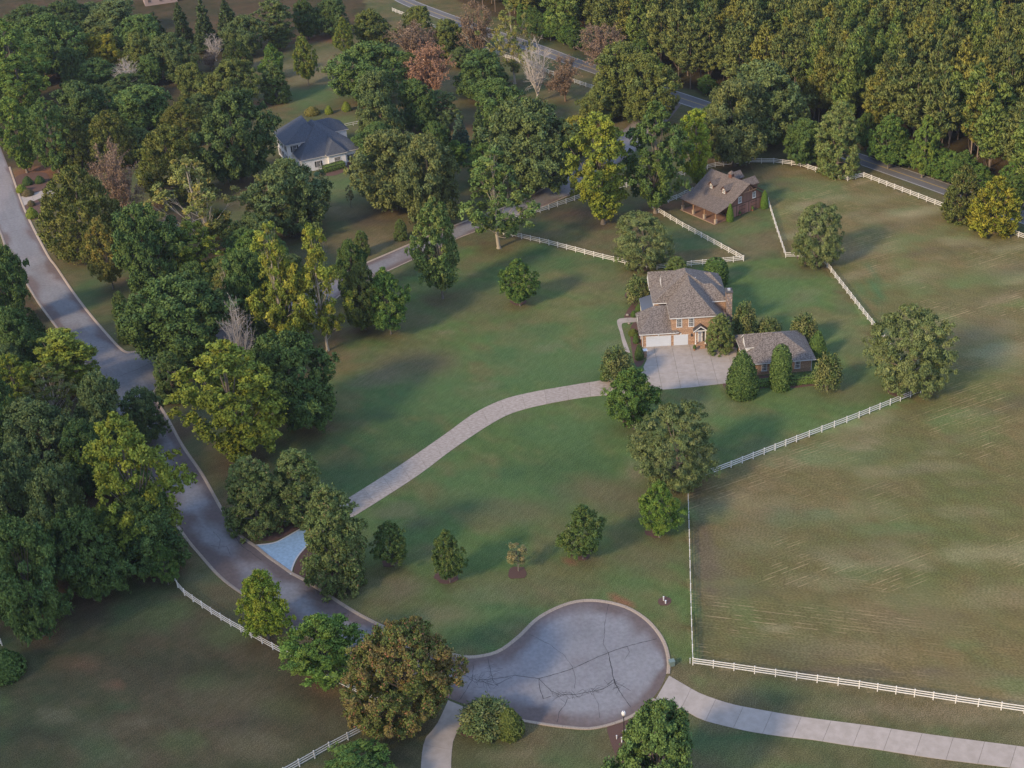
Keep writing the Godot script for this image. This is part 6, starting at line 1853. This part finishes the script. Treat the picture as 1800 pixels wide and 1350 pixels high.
	# dormers towards the porch, two larger ones behind
	for v in [3.4, 7.6]:
		var d := gable_dormer(o, roof, board, dark, Vector3(5.6, 4.7, -v), Vector3(-1, 0, 0), 1.3, 0.95, 0.75, 3.2)
		window(d, Vector3(5.598, 4.92, -v), Vector3(0, 0, 1), 0.55, 0.72, white, glass, null, 2, 2)
	for v in [2.2, 7.0]:
		gable_dormer(o, roof, board, dark, Vector3(13.6, 4.6, -v), Vector3(1, 0, 0), 2.4, 1.2, 1.1, 4.0)
	# cupola
	var cu := part("cupola", box_mesh(Vector3(9.15, 6.7, -5.75), Vector3(10.05, 7.9, -4.85)), board, o)
	for s in 4:
		part("louver", box_mesh(Vector3(9.25, 7.2 + s * 0.16, -4.848), Vector3(9.95, 7.3 + s * 0.16, -4.82)), dark, cu)
	var cm := Mesher.new()
	var tip := Vector3(9.6, 8.6, -5.3)
	var q := [Vector3(8.95, 7.9, -4.65), Vector3(10.25, 7.9, -4.65), Vector3(10.25, 7.9, -5.95), Vector3(8.95, 7.9, -5.95)]
	for i in 4:
		cm.tri(q[i], tip, q[(i + 1) % 4])
	cm.quad(q[0], q[1], q[2], q[3])
	part("cupola_roof", cm.done(), roof, cu)

func build_white_house() -> void:
	rng.seed = 10
	var wall := textured("white painted brick", Color(0.88, 0.88, 0.90), grain(49, 0.03, Color(0.88, 0.88, 0.88), Color(1, 1, 1), 256, 3), 1.0 / 3.0, 0.8)
	var roof := textured("slate blue shingles", Color(0.088, 0.104, 0.138), shingle_picture(Color(0.75, 0.75, 0.75), Color(1, 1, 1)), 1.0 / 2.6, 0.85, false)
	var trim := plain("pale trim", Color(0.62, 0.60, 0.60), 0.6)
	var glass: Material = mats["window glass"]
	var black := plain("black shutter", Color(0.02, 0.022, 0.026), 0.6)
	var o := thing("white_house", "white-walled house with steep dark blue-grey roofs and black shutters among trees", "house", Vector3(-35.59, 0, -330.10), 0.3840)
	wall_box(o, wall, -15.0, 0.0, 0.0, 12.0, -0.1, 3.6)
	wall_box(o, wall, -8.0, -3.4, -1.1, 3.0, -0.1, 3.8)
	wall_box(o, wall, -16.5, -9.8, 6.4, 17.0, -0.1, 6.1)
	wall_box(o, wall, -9.798, 0.6, 9.6, 16.8, -0.1, 5.9)
	hip(o, roof, trim, -15.4, 0.6, -0.4, 15.0, 3.5, Vector3(-7.6, 8.6, 9.5), Vector3(-7.8, 9.4, 12.0))
	hip(o, roof, trim, -8.5, -2.9, -1.5, 8.0, 3.7, Vector3(-5.7, 6.5, 1.4), Vector3(-5.7, 6.7, 7.0))
	hip(o, roof, trim, -17.1, -7.0, 5.8, 17.6, 6.0, Vector3(-9.6, 9.3, 11.6), Vector3(-9.2, 9.6, 16.2))
	hip(o, roof, trim, -10.0, 1.2, 9.2, 17.2, 5.8, Vector3(-9.0, 8.4, 13.4), Vector3(-2.6, 8.4, 13.4))
	for e in [[-10.5, 0.8, 0.003], [-1.7, 0.8, 0.003]]:
		window(o, Vector3(e[0], e[1], e[2]), Vector3(1, 0, 0), 0.95, 1.5, trim, glass, black)
	window(o, Vector3(-5.7, 0.9, 1.103), Vector3(1, 0, 0), 1.5, 1.8, trim, glass, null, 5, 5)
	window(o, Vector3(-14.6, 3.7, -6.397), Vector3(1, 0, 0), 1.0, 1.6, trim, glass, black)
	for v in [8.6, 12.0, 15.0]:
		window(o, Vector3(-16.503, 3.7, -v), Vector3(0, 0, 1), 1.0, 1.6, trim, glass, black)
		window(o, Vector3(-16.503, 0.8, -v), Vector3(0, 0, 1), 1.0, 1.6, trim, glass, black)
	window(o, Vector3(0.603, 3.4, -13.2), Vector3(0, 0, -1), 1.0, 1.5, trim, glass, black)
	part("brick_base", box_mesh(Vector3(-3.0, -0.05, 0.004), Vector3(0.02, 0.35, 0.06)), plain("red brick base", Color(0.25, 0.11, 0.08)), o)
	# the low white rail fence behind it
	var f := thing("rail_fence", "thin low white rail fence on the lawn behind the white house", "fence", Vector3(-40.80, 0, -356.97))
	for k in 4:
		part("post", box_mesh(Vector3(k * 2.2 - 0.05, -0.1, -k * 0.9 - 0.05), Vector3(k * 2.2 + 0.05, 1.1, -k * 0.9 + 0.05)), trim, f)
		if k < 3:
			for h in [0.5, 1.0]:
				var t := Mesher.new()
				t.tube(Vector3(k * 2.2, h, -k * 0.9), Vector3(k * 2.2 + 2.2, h, -k * 0.9 - 0.9), 0.05, 0.05, 4)
				part("rail", t.done(), trim, f)

func build_far_houses() -> void:
	var roof := plain("far grey roof", Color(0.22, 0.19, 0.19), 0.85)
	var wall := plain("far pale wall", Color(0.34, 0.27, 0.26), 0.8)
	for e in FAR:
		var o := thing("house", e[0], "house", Vector3(e[1], 0, e[2]), 0.3)
		wall_box(o, wall, -6.0, 6.0, -4.0, 4.0, -0.1, 4.5)
		hip(o, roof, wall, -6.6, 6.6, -4.6, 4.6, 4.4, Vector3(-2.4, 8.0, 0), Vector3(2.4, 8.0, 0))
		gable_dormer(o, roof, wall, wall, Vector3(0.0, 4.5, 4.2), Vector3(0, 0, 1), 3.4, 0.4, 2.0, 4.0)
		for u in [-4.2, 0.0, 4.2]:
			window(o, Vector3(u, 1.2, 4.003), Vector3(1, 0, 0), 1.1, 1.7, wall, plain("window glass", Color(0.05, 0.06, 0.07), 0.08))

func build_hedges() -> void:
	for e in HEDGES:
		rng.seed = 900 + int(e[1])
		var o := thing("hedge", e[0], "hedge", Vector3(e[1], 0, e[2]), e[6])
		var m := Mesher.new()
		var core := Mesher.new()
		core.box(Vector3(-e[3] * 0.46, -0.02, -e[4] * 0.42), Vector3(e[3] * 0.46, e[5] * 0.9, e[4] * 0.42), Color(0.06, 0.09, 0.03))
		for i in int(700 * e[3] * 0.5):
			var a := rng.randf() * 2.0 - 1.0
			var w := rng.randf() * PI
			var d := Vector3(0, pow(sin(w), 0.55), signf(cos(w)) * pow(absf(cos(w)), 0.55))
			var p := Vector3(a * e[3] * 0.5, d.y * e[5] * rng.randf_range(0.86, 1.06), d.z * e[4] * 0.5 * rng.randf_range(0.86, 1.06))
			if absf(a) > 0.93:
				p.y *= rng.randf(); p.z *= rng.randf()
			var nrm := (rdir() * 0.8 + d).normalized()
			var t1 := nrm.cross(rdir()).normalized()
			m.leaf(p, nrm, d.normalized(), t1 * 0.12, nrm.cross(t1).normalized() * 0.08, [Color(0.11, 0.18, 0.045), Color(0.135, 0.21, 0.055)][rng.randi() % 2] * rng.randf_range(0.75, 1.2))
		part("branches", core.done(), plain("hedge core", Color(0.5, 0.5, 0.5), 0.9), o)
		part("leaves", m.done(), leaf_mat(""), o)

func build_small() -> void:
	rng.seed = 11
	var black := plain("black post paint", Color(0.02, 0.02, 0.022), 0.5)
	var white: Material = mats["white trim"]
	var grey := plain("grey green metal", Color(0.16, 0.22, 0.2), 0.5)
	# street lamp at the cul-de-sac
	var l := thing("street_lamp", "slim black lamp post with a white globe lantern at the cul-de-sac kerb", "lamp", Vector3(10.69, 0, -120.77))
	var m := Mesher.new()
	m.lathe([Vector2(0.14, -0.05), Vector2(0.14, 0.25), Vector2(0.07, 0.4), Vector2(0.055, 4.1), Vector2(0.11, 4.2), Vector2(0.11, 4.3)], 10)
	part("pole", m.done(), black, l)
	m = Mesher.new()
	m.lathe([Vector2(0.09, 4.3), Vector2(0.24, 4.55), Vector2(0.28, 4.8), Vector2(0.18, 5.05), Vector2(0.0, 5.12)], 14)
	part("globe", m.done(), plain("white globe", Color(0.82, 0.82, 0.82), 0.4), l)
	m = Mesher.new()
	m.lathe([Vector2(0.0, 5.25), Vector2(0.05, 5.12), Vector2(0.1, 5.05)], 10)
	part("finial", m.done(), black, l)
	# stones
	for e in STONES:
		var f := FastNoiseLite.new()
		f.seed = int(absf(e[1]) * 10.0)
		f.frequency = 0.6
		m = Mesher.new()
		var s := SphereMesh.new()
		s.radial_segments = 14
		s.rings = 8
		var a := s.get_mesh_arrays()
		var vv: PackedVector3Array = a[Mesh.ARRAY_VERTEX]
		for i in vv.size():
			var d := vv[i].normalized()
			vv[i] = Vector3(d.x * e[3], d.y * e[4] + e[4] * 0.9, d.z * e[5]) * (1.0 + f.get_noise_3dv(d * 2.0) * 0.35)
		a[Mesh.ARRAY_VERTEX] = vv
		var am := ArrayMesh.new()
		am.add_surface_from_arrays(Mesh.PRIMITIVE_TRIANGLES, a)
		var st := SurfaceTool.new()
		st.create_from(am, 0)
		st.generate_normals()
		var o := part("boulder", st.commit(), textured("boulder stone", Color(0.42, 0.37, 0.32), grain(50, 0.06, Color(0.7, 0.7, 0.7), Color(1, 1, 1), 128, 4), 0.7, 0.85), self, Vector3(e[1], 0, e[2]))
		o.name = numbered("boulder")
		o.set_meta("label", e[0])
		o.set_meta("category", "boulder")
	# small standing pipes, markers and boxes
	for e in PIPES:
		m = Mesher.new()
		m.lathe([Vector2(e[4], -0.05), Vector2(e[4], e[3] - 0.06), Vector2(e[4] * 1.3, e[3] - 0.06), Vector2(e[4] * 1.3, e[3]), Vector2(0.0, e[3] + 0.04)], 10)
		var o := thing(e[5], e[0], e[6], Vector3(e[1], 0, e[2]))
		part("pipe", m.done(), white, o)
	for e in BOXES:
		var o := thing("utility_box", e[0], "utility box", Vector3(e[1], 0, e[2]), e[3])
		part("cabinet", box_mesh(Vector3(-0.35, -0.05, -0.3), Vector3(0.35, 0.75, 0.3)), grey, o)
		part("lid", box_mesh(Vector3(-0.38, 0.752, -0.33), Vector3(0.38, 0.82, 0.33)), grey, o)
		part("door", box_mesh(Vector3(-0.3, 0.05, 0.302), Vector3(0.3, 0.68, 0.33)), grey, o)
	# orange garden chairs under the birch
	var orange := plain("orange paint", Color(0.75, 0.16, 0.02), 0.5)
	for e in CHAIRS:
		var c := thing("garden_chair", e[0], "chair", Vector3(e[1], 0, e[2]), e[3])
		for i in 5:
			var t := Mesher.new()
			t.quad(Vector3(-0.28 + i * 0.115, 0.3, 0.0), Vector3(-0.28 + i * 0.115, 1.08 + (0.06 if i == 2 else 0.0), -0.32), Vector3(-0.18 + i * 0.115, 1.08 + (0.06 if i == 2 else 0.0), -0.32), Vector3(-0.18 + i * 0.115, 0.3, 0.0))
			t.box(Vector3(-0.28 + i * 0.115, 0.29, -0.02), Vector3(-0.18 + i * 0.115, 0.33, 0.02))
			part("back_slat", t.done(), orange, c)
			part("seat_slat", box_mesh(Vector3(-0.28, 0.36 - 0.02 * (4 - i), 0.02 + i * 0.11), Vector3(0.28, 0.385 - 0.02 * (4 - i), 0.12 + i * 0.11)), orange, c)
		for s in [-1.0, 1.0]:
			part("armrest", box_mesh(Vector3(s * 0.38 - 0.07, 0.56, -0.2), Vector3(s * 0.38 + 0.07, 0.59, 0.6)), orange, c)
			part("leg", box_mesh(Vector3(s * 0.34 - 0.03, -0.02, 0.48), Vector3(s * 0.34 + 0.03, 0.56, 0.56)), orange, c)
			part("leg", box_mesh(Vector3(s * 0.34 - 0.03, -0.02, -0.2), Vector3(s * 0.34 + 0.03, 0.3, -0.12)), orange, c)
	# pots
	for e in POTS:
		var o := thing("plant_pot", e[0], "plant pot", Vector3(e[1], e[4], e[2]))
		m = Mesher.new()
		m.lathe([Vector2(0.0, 0.0), Vector2(0.18, 0.0), Vector2(0.26, 0.4), Vector2(0.3, 0.45), Vector2(0.22, 0.42), Vector2(0.0, 0.40)], 12)
		part("pot", m.done(), plain("clay", [Color(0.3, 0.13, 0.07), Color(0.05, 0.045, 0.04)][e[3]], 0.8), o)
		var sh := make_shrub(60, "egg", 0.8, 0.32, 260, 0.09, [Color(0.08, 0.13, 0.04), Color(0.11, 0.17, 0.05)], 0.1)
		part("leaves", sh, leaf_mat(""), o, Vector3(0, 0.38, 0))

# a puffy white mesh, unseen, added to shade the lower left of the place
func build_cloud_added() -> void:
	rng.seed = 12
	var m := Mesher.new()
	var f := FastNoiseLite.new()
	f.seed = 5
	f.frequency = 0.03
	for i in 16:
		var w := i * 2.4
		var r := sqrt(i / 16.0)
		var at := Vector3(cos(w) * 78.0 * r, rng.randf_range(-3, 5), sin(w) * 66.0 * r)
		var size := rng.randf_range(18, 30) * (1.15 - r * 0.5)
		var s := SphereMesh.new()
		s.radial_segments = 20
		s.rings = 12
		var a := s.get_mesh_arrays()
		var vv: PackedVector3Array = a[Mesh.ARRAY_VERTEX]
		var nn: PackedVector3Array = a[Mesh.ARRAY_NORMAL]
		var ii: PackedInt32Array = a[Mesh.ARRAY_INDEX]
		var k := m.v.size()
		for q in vv.size():
			var d := vv[q].normalized()
			var p := at + d * size * Vector3(1, 0.5, 1)
			m.v.append(p + d * f.get_noise_3dv(p) * 9.0)
			m.n.append(nn[q]); m.c.append(Color.WHITE)
		for q in ii:
			m.idx.append(k + q)
	var mat := plain("cloud_added", Color(0.9, 0.9, 0.9), 1.0)
	mat.backlight_enabled = true
	mat.backlight = Color(0.9, 0.9, 0.9)
	var o := struct("cloud_added", m.done(), mat)
	o.position = Vector3(-478.0, 300, 201.0)

# the trees that close the gaps of the woods
var road_outlines: Array[PackedVector2Array] = []
func fill_woods() -> void:
	var taken := []
	for e in TREES:
		taken.append([Vector2(e[1], e[2]), e[4]])
	for area in FILL:
		rng.seed = int(area[2] * 17)
		var outline := pts(area[4])
		var lo := Vector2(1e9, 1e9)
		var hi := -lo
		for p in outline:
			lo = lo.min(p); hi = hi.max(p)
		var put := 0
		for guard in 1500:
			if put >= area[2]:
				break
			var p := Vector2(rng.randf_range(lo.x, hi.x), rng.randf_range(lo.y, hi.y))
			var rad := rng.randf_range(3.2, 5.6)
			if not Geometry2D.is_point_in_polygon(p, outline):
				continue
			var free := true
			for q in taken:
				if (q[0] as Vector2).distance_to(p) < 0.55 * (q[1] + rad):
					free = false
					break
			for road in road_outlines:
				for k in 8:
					if Geometry2D.is_point_in_polygon(p + Vector2.from_angle(TAU * k / 8.0) * (rad * 0.75), road):
						free = false
			if not free:
				continue
			taken.append([p, rad])
			put += 1
			var kind: String = ["oak", "oak", "tulip", "maple", "willow"][rng.randi() % 5]
			var shade: Array = [["deep", "deep green"], ["dark", "dark"], ["mid", "mid green"], ["olive", "olive"], ["", "green"], ["grey", "grey-green"]][rng.randi() % 6]
			plant(kind, {"oak": "oak_tree", "tulip": "tulip_tree", "maple": "maple_tree", "willow": "willow_oak_tree"}[kind], "tree", p.x, p.y, rad * rng.randf_range(1.7, 2.4) * area[3], rad, shade[0], "%s %s %s" % [shade[1], {"oak": "spreading oak", "tulip": "upright tree", "maple": "leafy young tree", "willow": "dome-shaped willow oak"}[kind], area[0]], area[1])
